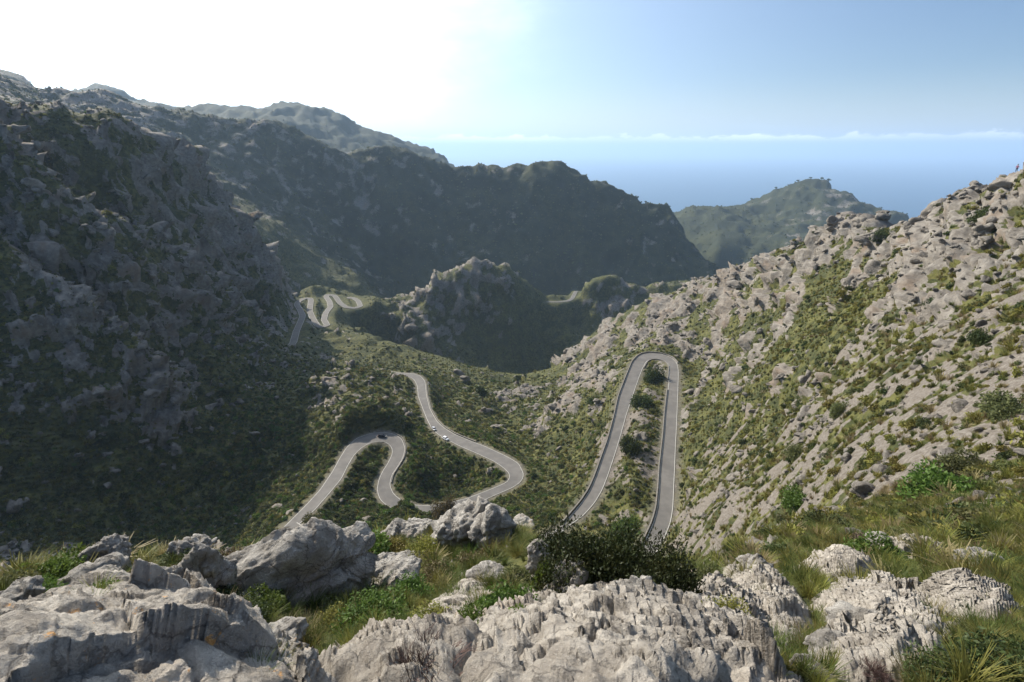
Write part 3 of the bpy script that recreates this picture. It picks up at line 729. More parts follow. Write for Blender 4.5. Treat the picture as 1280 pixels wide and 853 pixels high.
def make_tuft(name, seed, n_, mat, h=.8, droop=.6, wid=.012, base=.12, segs=3):
    """arching grass blades from one root"""
    g = np.random.default_rng(seed); V = []; Fc = []; sh = []
    for k in range(n_):
        a = g.uniform(0, 2*PI); lean = g.uniform(.1, 1.0)**.8*droop; L = h*g.uniform(.55, 1.1)
        dx = np.array([math.cos(a), math.sin(a), 0]); side = np.array([-dx[1], dx[0], 0])*wid*g.uniform(.7, 1.4)
        o = dx*g.uniform(0, base)+np.array([g.normal(0, .03), g.normal(0, .03), -.03])
        b0 = len(V); tone = g.random()
        for s_ in range(segs+1):
            t_ = s_/segs
            c = o+dx*L*lean*(t_**1.6)+np.array([0, 0, L*(t_-.38*lean*t_**2.4)])
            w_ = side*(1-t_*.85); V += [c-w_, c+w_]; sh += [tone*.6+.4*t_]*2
        for s_ in range(segs): Fc.append((b0+2*s_, b0+2*s_+1, b0+2*s_+3, b0+2*s_+2))
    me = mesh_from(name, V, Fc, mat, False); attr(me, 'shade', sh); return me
def make_twigs(name, seed, n_, mat, h=.6):
    """a leafless cushion of branching twigs"""
    g = np.random.default_rng(seed); V = []; Fc = []
    def stick(a, b, w):
        a, b = np.array(a), np.array(b); d = b-a; s_ = np.cross(d, [.3, .2, 1.]); s_ = s_/(np.linalg.norm(s_)+1e-9)*w; t_ = np.cross(d, s_); t_ = t_/(np.linalg.norm(t_)+1e-9)*w
        k = len(V); V.extend([a+s_, a+t_, a-s_-t_, b+s_*.5, b+t_*.5, b-s_*.5-t_*.5])
        for i in range(3): Fc.append((k+i, k+(i+1) % 3, k+3+(i+1) % 3, k+3+i))
    for k in range(n_):
        a = g.uniform(0, 2*PI); e = g.uniform(.25, 1.4); d = np.array([math.cos(a)*math.cos(e), math.sin(a)*math.cos(e), math.sin(e)])
        o = np.array([g.normal(0, .05), g.normal(0, .05), -.04]); L = h*g.uniform(.6, 1.1)
        m_ = o+d*L*.55+g.normal(0, .02, 3); stick(o, m_, .006)
        for j in range(4):
            d2 = d+g.normal(0, .38, 3); d2 /= np.linalg.norm(d2); t0 = m_+d*L*g.uniform(-.2, .1); e_ = t0+d2*L*g.uniform(.25, .5); stick(t0, e_, .004)
            d3 = d2+g.normal(0, .5, 3); stick(t0+d2*L*.2, t0+d2*L*.2+d3/np.linalg.norm(d3)*L*.25, .003)
    me = mesh_from(name, V, Fc, mat, False); attr(me, 'shade', g.random(len(V))); return me

def crest(u, r0, r1, v=245):
    """the point of the skyline in the direction of a picture column, between two distances"""
    i = int(round(np.interp(azs(u, v)[0], az, np.arange(NA)))); G = P.reshape(NR, NA, 3)[:, i]
    rr_ = np.hypot(G[:, 0], G[:, 1]); s_ = np.where((rr_ > r0) & (rr_ < r1), G[:, 2]/np.maximum(rr_, 1e-3), -9)
    j = int(s_.argmax()); return Vector(G[j]), float(rr_[j])
def ground_z(x, y):
    a = math.atan2(x, y); r = math.hypot(x, y)
    i = int(np.clip(round(np.interp(a, az, np.arange(NA))), 0, NA-1)); j = int(np.clip(round(np.interp(math.log(r), q, np.arange(NR))), 0, NR-1))
    return float(P[j*NA+i, 2])

# ------------------------------------------------------------------ boulders one can tell apart on the near ground
def boulder(u, v, w, h, label, seed, sub=5, mat=None, dep=.8, turn=0., planes=13, rough=1., lean=0., name='boulder', hz=None, cat='boulder', push=0.):
    g0, r = hit(u, min(v+.32*h, 852))
    r += push
    c = Vector(at_r(u, v, r)); d = ray(u, v); m = r/math.hypot(d[0], d[1])      # metres per pixel there
    e = math.atan2(-d[2], math.hypot(d[0], d[1]))
    W_, H_ = w*m, h*m; D_ = dep*W_
    z2 = H_**2-(D_*math.sin(e))**2
    if z2 < (.45*H_)**2: D_ = .85*H_/math.sin(e); z2 = H_**2-(D_*math.sin(e))**2
    Z_ = math.sqrt(max(z2, .01))/math.cos(e)
    V, f = rock_shape(seed, (W_*.5*1.06, D_*.5*1.06, Z_*.5*1.06), sub, planes, rough*1.4)
    if lean:
        ca_, sa_ = math.cos(lean), math.sin(lean); x = V[:, 0]*ca_+V[:, 2]*sa_; V[:, 2] = -V[:, 0]*sa_+V[:, 2]*ca_; V[:, 0] = x
    me = mesh_from(name, V, f, mat or M_STONE)
    o = link(name, me); o.location = c; o.rotation_euler = (0, 0, math.atan2(-c.x, c.y)+turn)
    return thing(o, label, cat, 'limestone boulders on the near rocky ledge')
BO = [
    # u, v, w, h, label, seed, kw
    (372, 712, 215, 100, 'big smooth rounded grey boulder below the lower road, cracked across its top', 13, dict(sub=6, planes=9, rough=.55, dep=.5)),
    (475, 722, 70, 44, 'lower rounded shoulder stone touching the end of the big smooth boulder', 14, dict(sub=5, rough=.7)),
    (262, 722, 60, 80, 'upright pale block leaning on the big smooth boulder', 15, dict(sub=5, rough=.8)),
    (205, 738, 62, 66, 'brown-stained block at the end of the boulder row beside grass', 16, dict(sub=5, rough=.8)),
    (238, 690, 55, 40, 'knobbly small stone perched on the row behind the upright block', 17, dict(sub=5)),
    (136, 698, 52, 70, 'tall lone knobbly rock tower standing against the dark valley', 18, dict(sub=5, dep=.9)),
    (120, 722, 60, 40, 'broken foot stones of the lone rock tower', 19, dict(sub=4)),
    (103, 745, 78, 34, 'flat striped slab lying before the lone rock tower', 20, dict(sub=5)),
    (18, 752, 66, 40, 'grey rock at the picture edge under the green bushes', 21, dict(sub=5)),
    (15, 775, 50, 28, 'small weathered rock above the lichen ledge at the edge', 22, dict(sub=4)),
    (588, 664, 88, 68, 'high pale rock with dark cracks just under the road bend', 23, dict(sub=5, dep=.7)),
    (618, 668, 50, 52, 'smooth brownish wall-like rock joined to the pale cracked rock', 24, dict(sub=5, rough=.6)),
    (508, 662, 74, 26, 'low whaleback rock behind the bushes beside the cracked rock', 25, dict(sub=5, rough=.7)),
    (650, 656, 34, 22, 'little pale rock beyond the brownish wall-like rock', 26, dict(sub=4)),
    (478, 708, 56, 26, 'heap of knobbly stones between the big boulder and grass', 27, dict(sub=5)),
    (515, 700, 34, 22, 'small knobbly stone half hidden in the heath', 28, dict(sub=4)),
    (612, 718, 46, 26, 'pale slab top rising above the mastic bush', 30, dict(sub=4, rough=.6)),
    (674, 708, 24, 60, 'narrow pale rock rib beside the dark juniper', 31, dict(sub=5, dep=.9)),
    (716, 730, 40, 44, 'upright grey stone in the shade under the dark juniper', 32, dict(sub=5)),
    (351, 800, 80, 34, 'flat half-buried stone in the grass above the cream stone', 33, dict(sub=5, rough=.7)),
    (386, 829, 24, 22, 'small clean cream stone lying loose beside the ledge', 34, dict(sub=4, mat=M_STONE_PALE, rough=.5)),
    (448, 822, 40, 22, 'dark grey stone on the ledge left of the dry twiggy bush', 36, dict(sub=4)),
    (1088, 790, 76, 50, 'rounded grey rock with a hollow under the broad slab', 39, dict(sub=5, rough=.8)),
    (1040, 818, 66, 40, 'dark-sided rock with a sharp top edge near the tall grass', 40, dict(sub=5)),
    (1158, 798, 34, 32, 'small tilted dark stone stuck in front of the flat slab', 41, dict(sub=4)),
    (1155, 828, 84, 28, 'low pale rocks under the dark bush at the corner', 42, dict(sub=5)),
    (1236, 710, 62, 24, 'grey rock lying alone in the long yellow grass', 45, dict(sub=5)),
    (1128, 688, 74, 18, 'thin pale rock band under the dark green shrub', 46, dict(sub=4)),
    (944, 712, 32, 40, 'upright pale rock at the start of the sunny slope', 47, dict(sub=5)),
    (1020, 842, 60, 24, 'smooth small rock at the lower edge in the grass', 52, dict(sub=4, rough=.6)),
    (1186, 850, 50, 22, 'pale stone poking out at the lower edge by the corner bush', 53, dict(sub=4)),
    # the broken outcrop in the middle
    (790, 752, 80, 44, 'jumbled stones in the shade of the second juniper', 60, dict(sub=5, rough=1.2)),
]
BASE_S = np.maximum.accumulate((Pb[:, 2]/RR).reshape(NR, NA), axis=0)
def hit_base(u, v):
    a, s_ = azs(u, v); i = int(np.clip(np.interp(a, az, np.arange(NA)), 0, NA-1))
    r = math.exp(np.interp(s_, BASE_S[:, i], q)); d = ray(u, v); return d*(r/math.hypot(d[0], d[1]))
def outcrop(u, v, hw, hh, lift, label, seed, nx=110, ny=64, pw=3., tilt=0., mat=None, rough=1., unit=None, cat='rock outcrop', polar=None):
    """bedrock standing out of the slope: follows the lie of the ground, irregular outline, broken into blocks, its rim buried"""
    gu, gv = np.meshgrid(np.linspace(-1.3, 1.3, nx), np.linspace(-1.3, 1.3, ny))
    ct, st = math.cos(tilt), math.sin(tilt)
    U = u+hw*gu*ct-hh*gv*st; V_ = v+hw*gu*st+hh*gv*ct
    if polar:
        a0, a1, r0, r1 = polar; A_ = (a0+a1)/2+gu*(a1-a0)/2; Q_ = (math.log(r0)+math.log(r1))/2-gv*(math.log(r1)-math.log(r0))/2; R_ = np.exp(Q_)
        B = np.stack([R_*np.sin(A_), R_*np.cos(A_), R_*bilerp(cs, ca, cq, A_, Q_)], -1).reshape(-1, 3)
    else:
        B = np.array([hit_base(a, b) for a, b in zip(U.ravel(), V_.ravel())])
    G = B.reshape(ny, nx, 3); dx, dy = np.gradient(G, axis=1), np.gradient(G, axis=0)
    N = np.cross(dx, dy).reshape(-1, 3); N /= np.linalg.norm(N, axis=1)[:, None]; N[N[:, 2] < 0] *= -1
    N = N*.6+np.array([0, 0, .4])
    L = float(np.linalg.norm(G[ny//2, nx-1]-G[ny//2, 0]))/2.6; L = unit or min(L, 1.1)
    rho = np.hypot(gu, gv).ravel()+.28*perlin(B/(.55*L)+seed)+.12*perlin(B/(.2*L)+seed)
    h = lift*(1-np.clip(rho, 0, 1.5)**pw)
    q_ = strata(B, .8)
    d = np.zeros(len(B))
    for lam, a in ((.9, .34), (.42, .28), (.2, .15)): d += blocks(q_/(lam*L)+seed*3.3)*a*lam*L
    for lam, a in ((.5, .14), (.25, .18), (.12, .19), (.06, .23), (.03, .28)): d += (np.abs(perlin(q_/(lam*L)+seed))*1.9-.42)*a*lam*L
    c = np.abs(perlin(q_/(.7*L)+seed+9)); d -= np.clip(.05-c, 0, 1)*1.8*L
    B = B+N*(h+d*rough*np.clip(1.35-rho, .0, 1))[:, None]
    i = np.arange(nx*ny).reshape(ny, nx)
    f = np.stack([i[:-1, :-1], i[1:, :-1], i[1:, 1:], i[:-1, 1:]], -1).reshape(-1, 4)
    c0 = B.mean(0); me = mesh_from('rock_outcrop', B-c0, f, mat or M_STONE_NEAR)
    o = link('rock_outcrop', me); o.location = c0
    return thing(o, label, cat, 'limestone outcrops on the near ledge')
M_STONE_NEAR = stone_material('near_limestone', 1.0, (1.76, 1.67, 1.55))
OC = [
    (140, 862, 250, 112, .30, 'huge pale rough limestone ledge with orange lichen filling the lower corner', 11, dict(nx=330, ny=170, mat=M_STONE_LICHEN, unit=1.1, rough=.9, polar=(R(-66), R(-30), 2.3, 6.3))),
    (345, 845, 70, 34, .22, 'pale tapering end of the lichen-covered ledge beside the small cream stone', 12, dict(nx=120, mat=M_STONE_LICHEN)),
    (775, 818, 215, 84, .45, 'great broken limestone outcrop under the dark juniper', 54, dict(nx=330, ny=170, unit=1.0, rough=1.0)),
    (640, 815, 90, 46, .32, 'flank of the broken outcrop beside the mastic bush', 55, dict(nx=140, ny=90)),
    (890, 818, 80, 34, .30, 'smooth pale flank slab of the broken outcrop', 56, dict(nx=130, tilt=.3, rough=.7)),
    (500, 842, 118, 32, .40, 'pale broken ledge behind the dry twiggy bush', 35, dict(nx=170, ny=70)),
    (572, 758, 50, 24, .25, 'pale bare slanting slab with a small hollow beside the mastic bush', 29, dict(rough=.55, tilt=-.5)),
    (1112, 770, 88, 34, .50, 'broad pale slab with a dark fissure amid the grass', 37, dict(nx=160, ny=80, tilt=.15)),
    (1205, 757, 70, 20, .45, 'long flat pale slab pointing out into the grass', 38, dict(nx=140, tilt=.1, rough=.8)),
    (1092, 818, 84, 30, .30, 'jumble of small pale rocks between slab and corner bush', 43, dict(nx=140, ny=70, rough=1.3)),
    (1052, 712, 46, 13, .50, 'pale jagged rock row rising out of long grass', 44, dict()),
    (1128, 690, 54, 9, .45, 'thin pale rock band under the deep green shrub', 46, dict()),
    (915, 782, 56, 36, .32, 'pale rough rock beside the yellow-green heath', 48, dict(rough=1.1)),
    (975, 770, 46, 28, .35, 'dark-cracked rock between grass tuft and heath', 49, dict(tilt=.5)),
    (950, 735, 52, 14, .40, 'pale rock ledge above the dark-cracked rock', 50, dict(tilt=.3)),
    (895, 745, 34, 12, .30, 'small pale ledge below the bare grey shrub', 51, dict()),
]
for b in OC: outcrop(*b[:5], b[5], b[6], **b[7])
for b in BO:
    boulder(*b[:4], b[4], b[5], **b[6])

# ------------------------------------------------------------------ bushes and tufts near by
BUSH = {k: [make_bush('bush', 100+i, 4200, .033, LEAF['mastic'], .62, 10+i) for i in range(3)] for k in ('broad',)}
BUSH['fine'] = [make_bush('bush', 120+i, 4200, .024, LEAF['olive'], .7, 12, 2.6) for i in range(2)]
BUSH['dense'] = [make_bush('bush', 140+i, 11000, .019, LEAF['juniper'], .8, 22, 2.0) for i in range(2)]
TUFT = [make_tuft('grass_tuft', 200+i, 150, LEAF['grass'], .85, .75+.15*i) for i in range(3)]
TWIG = [make_twigs('dry_bush', 220+i, 120, LEAF['twig']) for i in range(2)]
def with_material(me, mat):
    key = me.name+mat.name
    if key not in _var:
        c = me.copy(); c.materials.clear(); c.materials.append(mat); _var[key] = c
    return _var[key]
_var = {}; _ext = {}
def plant(name, me, mat, u, v, w, h, label, cat, group=None, sink=.08, lean=True):
    """w x h pixels in the photograph; the foot stands on the ground seen at the lower edge"""
    p, r = hit(u, min(v+h*.35, 852)); d = ray(u, v); m = r/math.hypot(d[0], d[1])
    o = link(name, with_material(me, mat))
    if me.name not in _ext:
        co = np.empty(len(me.vertices)*3, np.float32); me.vertices.foreach_get('co', co); co = co.reshape(-1, 3)
        _ext[me.name] = (float(np.percentile(np.abs(co[:, :2]), 97)*2), float(np.percentile(co[:, 2], 97)))
    ew, eh = _ext[me.name]; e = math.atan2(-d[2], math.hypot(d[0], d[1]))
    s_ = w*m/ew; hz = max((h*m-.7*w*m*math.sin(e))/math.cos(e), .42*w*m)
    o.location = p-Vector((0, 0, sink*s_)); o.scale = (s_, s_*random.uniform(.85, 1.1), hz/eh if name != 'grass_tuft' else s_)
    o.rotation_euler = (random.uniform(-.1, .1), random.uniform(-.1, .1), random.uniform(0, 6.28))
    return thing(o, label, cat, group)
PL = [
    (60, 712, 70, 50, 'broad', 'mastic', 'light green bush above the grey rock at the picture edge'), (95, 700, 56, 44, 'broad', 'mastic', 'light green bush touching the lone rock tower'), (45, 735, 50, 34, 'fine', 'mastic', 'low green bush spilling over the edge rock'),
    (20, 728, 56, 40, 'broad', 'olive', 'grey-green bush at the picture edge above the small weathered rock'), (120, 752, 60, 28, 'broad', 'mastic', 'green cushion between the lone tower and the lichen ledge'), (225, 700, 44, 26, 'broad', 'dark', 'dark green bush behind the knobbly small stone'), (205, 765, 60, 34, 'broad', 'dark', 'dark green bush tucked behind the crest of the lichen ledge'), (250, 775, 50, 36, 'fine', 'olive', 'grey-green cushion beside the crest of the lichen ledge'), (280, 700, 40, 26, 'fine', 'brown', 'brown heath between the upright block and the big boulder'), (30, 770, 50, 26, 'broad', 'mastic', 'low green plant at the picture edge behind the lichen ledge'),
    (165, 730, 52, 40, 'fine', 'yellow', 'soft yellow-green shrub between tower and brown-stained block'), (182, 706, 36, 24, 'fine', 'olive', 'small grey-green shrub behind the soft yellow-green one'),
    (275, 745, 52, 42, 'broad', 'dark', 'dark shrub at the foot of the upright block'), (325, 748, 54, 42, 'broad', 'mastic', 'bright green bush under the shaded face of the big boulder'), (300, 765, 60, 32, 'fine', 'dark', 'dark sedge-like shrub below the bright green bush'),
    (448, 684, 66, 38, 'broad', 'mastic', 'dense deep green bush beyond the big boulder'), (470, 680, 40, 30, 'broad', 'dark', 'dark green bush beside the dense deep green one'), (505, 686, 48, 34, 'fine', 'yellow', 'golden heath in front of the whaleback rock'), (528, 690, 40, 40, 'fine', 'yellow', 'taller golden heath beside the cracked rock'),
    (552, 640, 40, 42, 'fine', 'brown', 'brown-tipped heath growing on the cracked rock'), (545, 715, 50, 34, 'fine', 'brown', 'brownish heath at the foot of the cracked rock'), (597, 700, 50, 26, 'fine', 'brown', 'rusty low heath below the brownish wall-like rock'),
    (604, 775, 66, 56, 'broad', 'mastic', 'bright mastic bush, lower lobe beside the slanting slab'), (632, 750, 70, 60, 'broad', 'mastic', 'bright mastic bush, tallest lobe in the middle of the clump'), (655, 775, 56, 50, 'broad', 'mastic', 'bright mastic bush, lobe against the broken outcrop'), (648, 722, 50, 34, 'broad', 'olive', 'pale leafy lobe on top of the mastic clump'), (685, 722, 36, 50, 'broad', 'mastic', 'leafy shoot climbing the narrow rock rib'),
    (728, 694, 108, 112, 'dense', 'juniper', 'big dark juniper bush overhanging the outcrop, larger mound'), (775, 702, 84, 104, 'dense', 'juniper', 'big dark juniper bush, mound next to the road end'), (702, 686, 58, 70, 'dense', 'juniper', 'outer dark juniper lobe beside the rock rib'), (826, 722, 80, 96, 'dense', 'juniper', 'second rounded dark juniper beside the bare grey shrub'),
    (885, 718, 60, 44, 'fine', 'olive', 'bare grey shrub with thin leaves beside the second juniper'), (905, 765, 58, 48, 'fine', 'yellow', 'yellow-green heath mound among pale rocks'), (930, 775, 46, 40, 'fine', 'yellow', 'yellow-green heath mound next to the dark-cracked rock'),
    (1098, 692, 66, 34, 'broad', 'mastic', 'deep green shrub amid the long grass'), (1085, 722, 40, 26, 'fine', 'olive', 'small olive shrub on the jagged rock row'), (1110, 765, 34, 30, 'fine', 'brown', 'brown tuft bush growing in the slab fissure'),
    (1225, 828, 120, 60, 'fine', 'dark', 'wide dark bush filling the lower corner'), (1170, 838, 80, 40, 'fine', 'dark', 'low dark lobe beside the corner bush'), (1268, 812, 70, 60, 'fine', 'dark', 'dark bush lobe at the picture edge above the corner'), (1165, 778, 50, 26, 'fine', 'dark', 'dark low shrub between the two slabs'),
    (1030, 650, 50, 34, 'broad', 'dark', 'dark round shrub on the slope above the long grass'), (975, 690, 40, 24, 'broad', 'dark', 'very dark small shrub above the upright pale rock'), (1090, 676, 34, 22, 'fine', 'twig', 'bare brown shrub on the thin rock band'),
    (560, 745, 40, 24, 'fine', 'olive', 'olive shrub above the slanting slab'), (520, 740, 60, 30, 'fine', 'mastic', 'green cushion in the grassy hollow'), (470, 770, 80, 34, 'fine', 'mastic', 'wide bright green cushion in the grassy hollow'), (415, 775, 60, 32, 'fine', 'yellow', 'yellowish cushion beside the wide green one'), (540, 775, 60, 30, 'fine', 'yellow', 'yellow-green cushion near the slanting slab'),
    (108, 770, 34, 24, 'broad', 'mastic', 'little leafy plant rooted in the lichen ledge'), (185, 846, 44, 26, 'broad', 'mastic', 'leafy rosette at the lower edge of the lichen ledge'), (672, 838, 50, 24, 'fine', 'yellow', 'small yellow-green cushion on the lowest outcrop step'), (872, 797, 26, 18, 'fine', 'mastic', 'small green cushion in a crack of the flank slab'),
]
for k, (u, v, w, h, kind, mat, lab) in enumerate(PL):
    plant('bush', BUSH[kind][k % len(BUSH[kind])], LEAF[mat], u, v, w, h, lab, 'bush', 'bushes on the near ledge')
plant('dry_bush', TWIG[0], LEAF['twig'], 528, 838, 110, 56, 'dry leafless reddish-brown twiggy bush at the lower edge', 'bush')
plant('dry_bush', TWIG[1], LEAF['twig'], 1095, 832, 40, 30, 'small dry brown twiggy bush among the jumble of rocks', 'bush')
TU = [(270, 778, 62, 50, 'straw', 'large pale straw-coloured grass tuft beside the lichen ledge'), (250, 760, 40, 40, 'grass', 'smaller grass tuft behind the straw-coloured one'), (285, 800, 50, 36, 'grass', 'drooping green grass tuft below the straw-coloured one')]
for u, v, w, h, mat, lab in TU:
    plant('grass_tuft', TUFT[random.randrange(3)], LEAF[mat], u, v, w, h, lab, 'grass tuft', 'grass tufts on the near ledge')
zones = [(330, 600, 735, 800, 60, 'grass tuft in the hollow between the big boulder and the dry bush'), (300, 420, 800, 840, 16, 'grass tuft around the flat half-buried stone'), (940, 1010, 690, 745, 12, 'grass tuft on the shoulder above the dark-cracked rock'),
         (1000, 1270, 695, 745, 34, 'grass tuft above the broad pale slab'), (940, 1040, 790, 850, 26, 'grass tuft beside the dark-sided rock at the lower edge'), (1120, 1280, 765, 800, 30, 'grass tuft between the long flat slab and the corner bush'), (540, 640, 690, 735, 20, 'grass tuft below the cracked rock'), (870, 950, 690, 735, 12, 'grass tuft among stones beside the bare grey shrub'), (1090, 1180, 800, 850, 10, 'grass tuft in the jumble of small pale rocks'), (140, 190, 700, 750, 8, 'grass tuft beside the flat striped slab')]
for (u0, u1, v0, v1, cnt, lab) in zones:
    for k in range(cnt):
        u, v = random.uniform(u0, u1), random.uniform(v0, v1)
        w = random.uniform(26, 46)*(v-480)/290
        mk_ = random.choice(['grass', 'grass', 'grass', 'grass', 'straw', 'yellow', 'mastic'])
        full = ('small ' if w < 30*(v-480)/290 else 'tall ' if w > 39*(v-480)/290 else '')+{'grass': 'green', 'straw': 'straw-coloured', 'yellow': 'yellow-green', 'mastic': 'fresh green'}[mk_]+' '+lab
        plant('grass_tuft', TUFT[random.randrange(3)], LEAF[mk_], u, v, w, w*.8, full, 'grass tuft', full.replace('tuft', 'tufts'))


# ------------------------------------------------------------------ low parapet walls
M_WALL = stone_material('parapet_stone', 1.5, (.9, .88, .85))
def parapet(edge, other, i0, i1, h, w, label):
    e, o_ = edge[i0:i1], other[i0:i1]
    u_ = (e-o_)/np.linalg.norm(e-o_, axis=1)[:, None]
    a, b = e+u_*.25, e+u_*(.25+w); n_ = len(a); up = np.array([0, 0, h]); dn = np.array([0, 0, -.8])
    jit = np.c_[np.zeros((n_, 2)), rng.uniform(-.06, .06, n_)]
    V = np.stack([a+dn, a+up+jit, b+up+jit, b+dn], 1).reshape(-1, 3); i = np.arange(n_*4).reshape(n_, 4)
    f = np.concatenate([np.stack([i[:-1, k], i[1:, k], i[1:, (k+1) % 4], i[:-1, (k+1) % 4]], -1) for k in range(4)]+[i[:1], i[-1:, ::-1]])
    c = V.mean(0); ob = link('parapet_wall', mesh_from('parapet_wall', V-c, f, M_WALL, False)); ob.location = c
    thing(ob, label, 'low wall', None)
parapet(hpL, hpR, 6, 92, .75, .4, 'low dark stone wall along the valley side of the upper hairpin leg')
parapet(hpL, hpR, 100, 138, .5, .4, 'short curved stone kerb wall inside the hairpin bend')
parapet(hpR, hpL, 118, 236, .75, .4, 'long low stone wall along the outer side of the lower hairpin leg')
parapet(sR, sL, 196, 286, .55, .4, 'low stone wall along the upper edge of the valley road')
parapet(sL, sR, 66, 110, .5, .35, 'low kerb wall round the outside of the S-bend top')

# ------------------------------------------------------------------ vehicles
def box_part(name, verts, faces, mat, parent, sm=False):
    o = link(name, mesh_from(name, verts, faces, mat, sm)); o.parent = parent; return o
def loft(sections):
    """closed cross sections (lists of points) -> quads"""
    V = [p for s_ in sections for p in s_]; k = len(sections[0]); Fc = []
    for i in range(len(sections)-1):
        for j in range(k): Fc.append((i*k+j, i*k+(j+1) % k, (i+1)*k+(j+1) % k, (i+1)*k+j))
    for s0 in (0, (len(sections)-1)*k):
        for j in range(1, k//2): Fc.append((s0+j-1, s0+j, s0+k-1-j, s0+k-j))
    return V, Fc
PAINT_W = simple('white_car_paint', (.74, .74, .76), .3, 0, .02); PAINT_S = simple('silver_car_paint', (.45, .45, .46), .3, .3, .02); PAINT_D = simple('dark_car_paint', (.02, .022, .03), .3, 0, .05)
GLASS = simple('car_glass', (.015, .018, .022), .08, 0, .02); RUBBER = simple('tyre_rubber', (.02, .02, .02), .9, 0, .1); LAMP = simple('lamp_glass', (.7, .7, .66), .15, 0, .02); REDL = simple('tail_lamp', (.35, .02, .02), .2, 0, .02); RIM = simple('wheel_rim', (.4, .4, .41), .35, .8, .05)
def car(pos, heading, paint, label, length=4.1):
    r_ = link('car', None); r_.location = pos; r_.rotation_euler = heading
    thing(r_, label, 'car', 'cars on the valley road')
    L, Wd = length/2, .88
    def sec(x, zl, zh, w): return [(x, -w, zl), (x, -w*1.02, (zl+zh)/2), (x, -w*.92, zh), (x, w*.92, zh), (x, w*1.02, (zl+zh)/2), (x, w, zl)]
    V, Fc = loft([sec(-L, .42, .78, Wd*.86), sec(-L+.12, .24, .92, Wd*.97), sec(-.9, .2, .95, Wd), sec(.7, .2, .93, Wd), sec(L-.35, .22, .80, Wd*.95), sec(L, .38, .62, Wd*.82)]); box_part('body', V, Fc, paint, r_, True)
    V, Fc = loft([[(x, -w, z0), (x, -w, z0+.02), (x+dx, -w*k, z1), (x+dx, w*k, z1), (x, w, z0+.02), (x, w, z0)] for x, w, z0, z1, dx, k in ((-L+.16, Wd*.84, .9, .93, .0, 1), (-1.35, Wd*.86, .93, 1.36, .0, .86), (-.1, Wd*.86, .93, 1.46, .0, .84), (.45, Wd*.86, .92, 1.40, .0, .84), (1.05, Wd*.86, .9, .93, 0, 1))]); box_part('cabin_glass', V, Fc, GLASS, r_)
    V, Fc = loft([[(x, -Wd*.71, z_), (x, -Wd*.71, z_+.05), (x, Wd*.71, z_+.05), (x, Wd*.71, z_)] for x, z_ in ((-1.42, 1.33), (-.7, 1.43), (-.1, 1.445), (.5, 1.37))]); box_part('roof', V, Fc, paint, r_)
    for x in (-1.25, 1.25):
        for y in (-.8, .8):
            t_ = np.linspace(0, 2*PI, 17)[:-1]
            V = [(.32*math.cos(a), yy, .32*math.sin(a)) for yy in (-.1, .1) for a in t_]; Fc = [(i, (i+1) % 16, 16+(i+1) % 16, 16+i) for i in range(16)]+[(i, i+1, 15-i-1, 15-i) for i in range(0, 7)]+[(16+i, 16+i+1, 31-i-1, 31-i) for i in range(0, 7)]
            w_ = box_part('wheel', V, Fc, RUBBER, r_); w_.location = (x, y, .32)
            V = [(.19*math.cos(a), yy, .19*math.sin(a)) for yy in (-.115, .115) for a in t_]; box_part('rim', V, Fc, RIM, w_)
    for y in (-.6, .6):
        for nm, x, m_ in (('headlight', L-.10, LAMP), ('tail_light', -L+.02, REDL)):
            V = [(x+a*.1, y+b*.16, .66+c_*.07) for a in (-1, 1) for b in (-1, 1) for c_ in (-1, 1)]; box_part(nm, V, [(0, 1, 3, 2), (4, 6, 7, 5), (0, 4, 5, 1), (2, 3, 7, 6), (0, 2, 6, 4), (1, 5, 7, 3)], m_, r_)
    return r_
def on_road(u, v, side):
    """nearest point of the valley road seen at (u, v): position, heading"""
    c = .5*(sL+sR); best = None
    for i in range(len(c)-1):
        d = ray(u, v); zz = c[i, 2]; p = d*(zz/d[2]); e = np.linalg.norm(p[:2]-c[i, :2])
        if best is None or e < best[0]: best = (e, i, p)
    e, i, p = best; t_ = c[min(i+2, len(c)-1)]-c[max(i-2, 0)]
    return Vector((p[0], p[1], c[i, 2]+.04)), (0, -math.atan2(t_[2], np.linalg.norm(t_[:2])), math.atan2(t_[1], t_[0])+(PI if side else 0))
for (u, v, flip, paint, lab, ln) in [(557, 549.5, 1, PAINT_W, 'white hatchback driving down the valley road towards the sharp bend', 4.2), (542.5, 537.5, 1, PAINT_S, 'silver car following the white hatchback on the valley road', 4.0), (477.5, 546.5, 0, PAINT_D, 'dark car in the shade at the top of the S-bend', 4.0)]:
    pos, hd = on_road(u, v, flip)
    if flip: hd = (0, -hd[1], hd[2])
    car(pos, hd, paint, lab, ln)

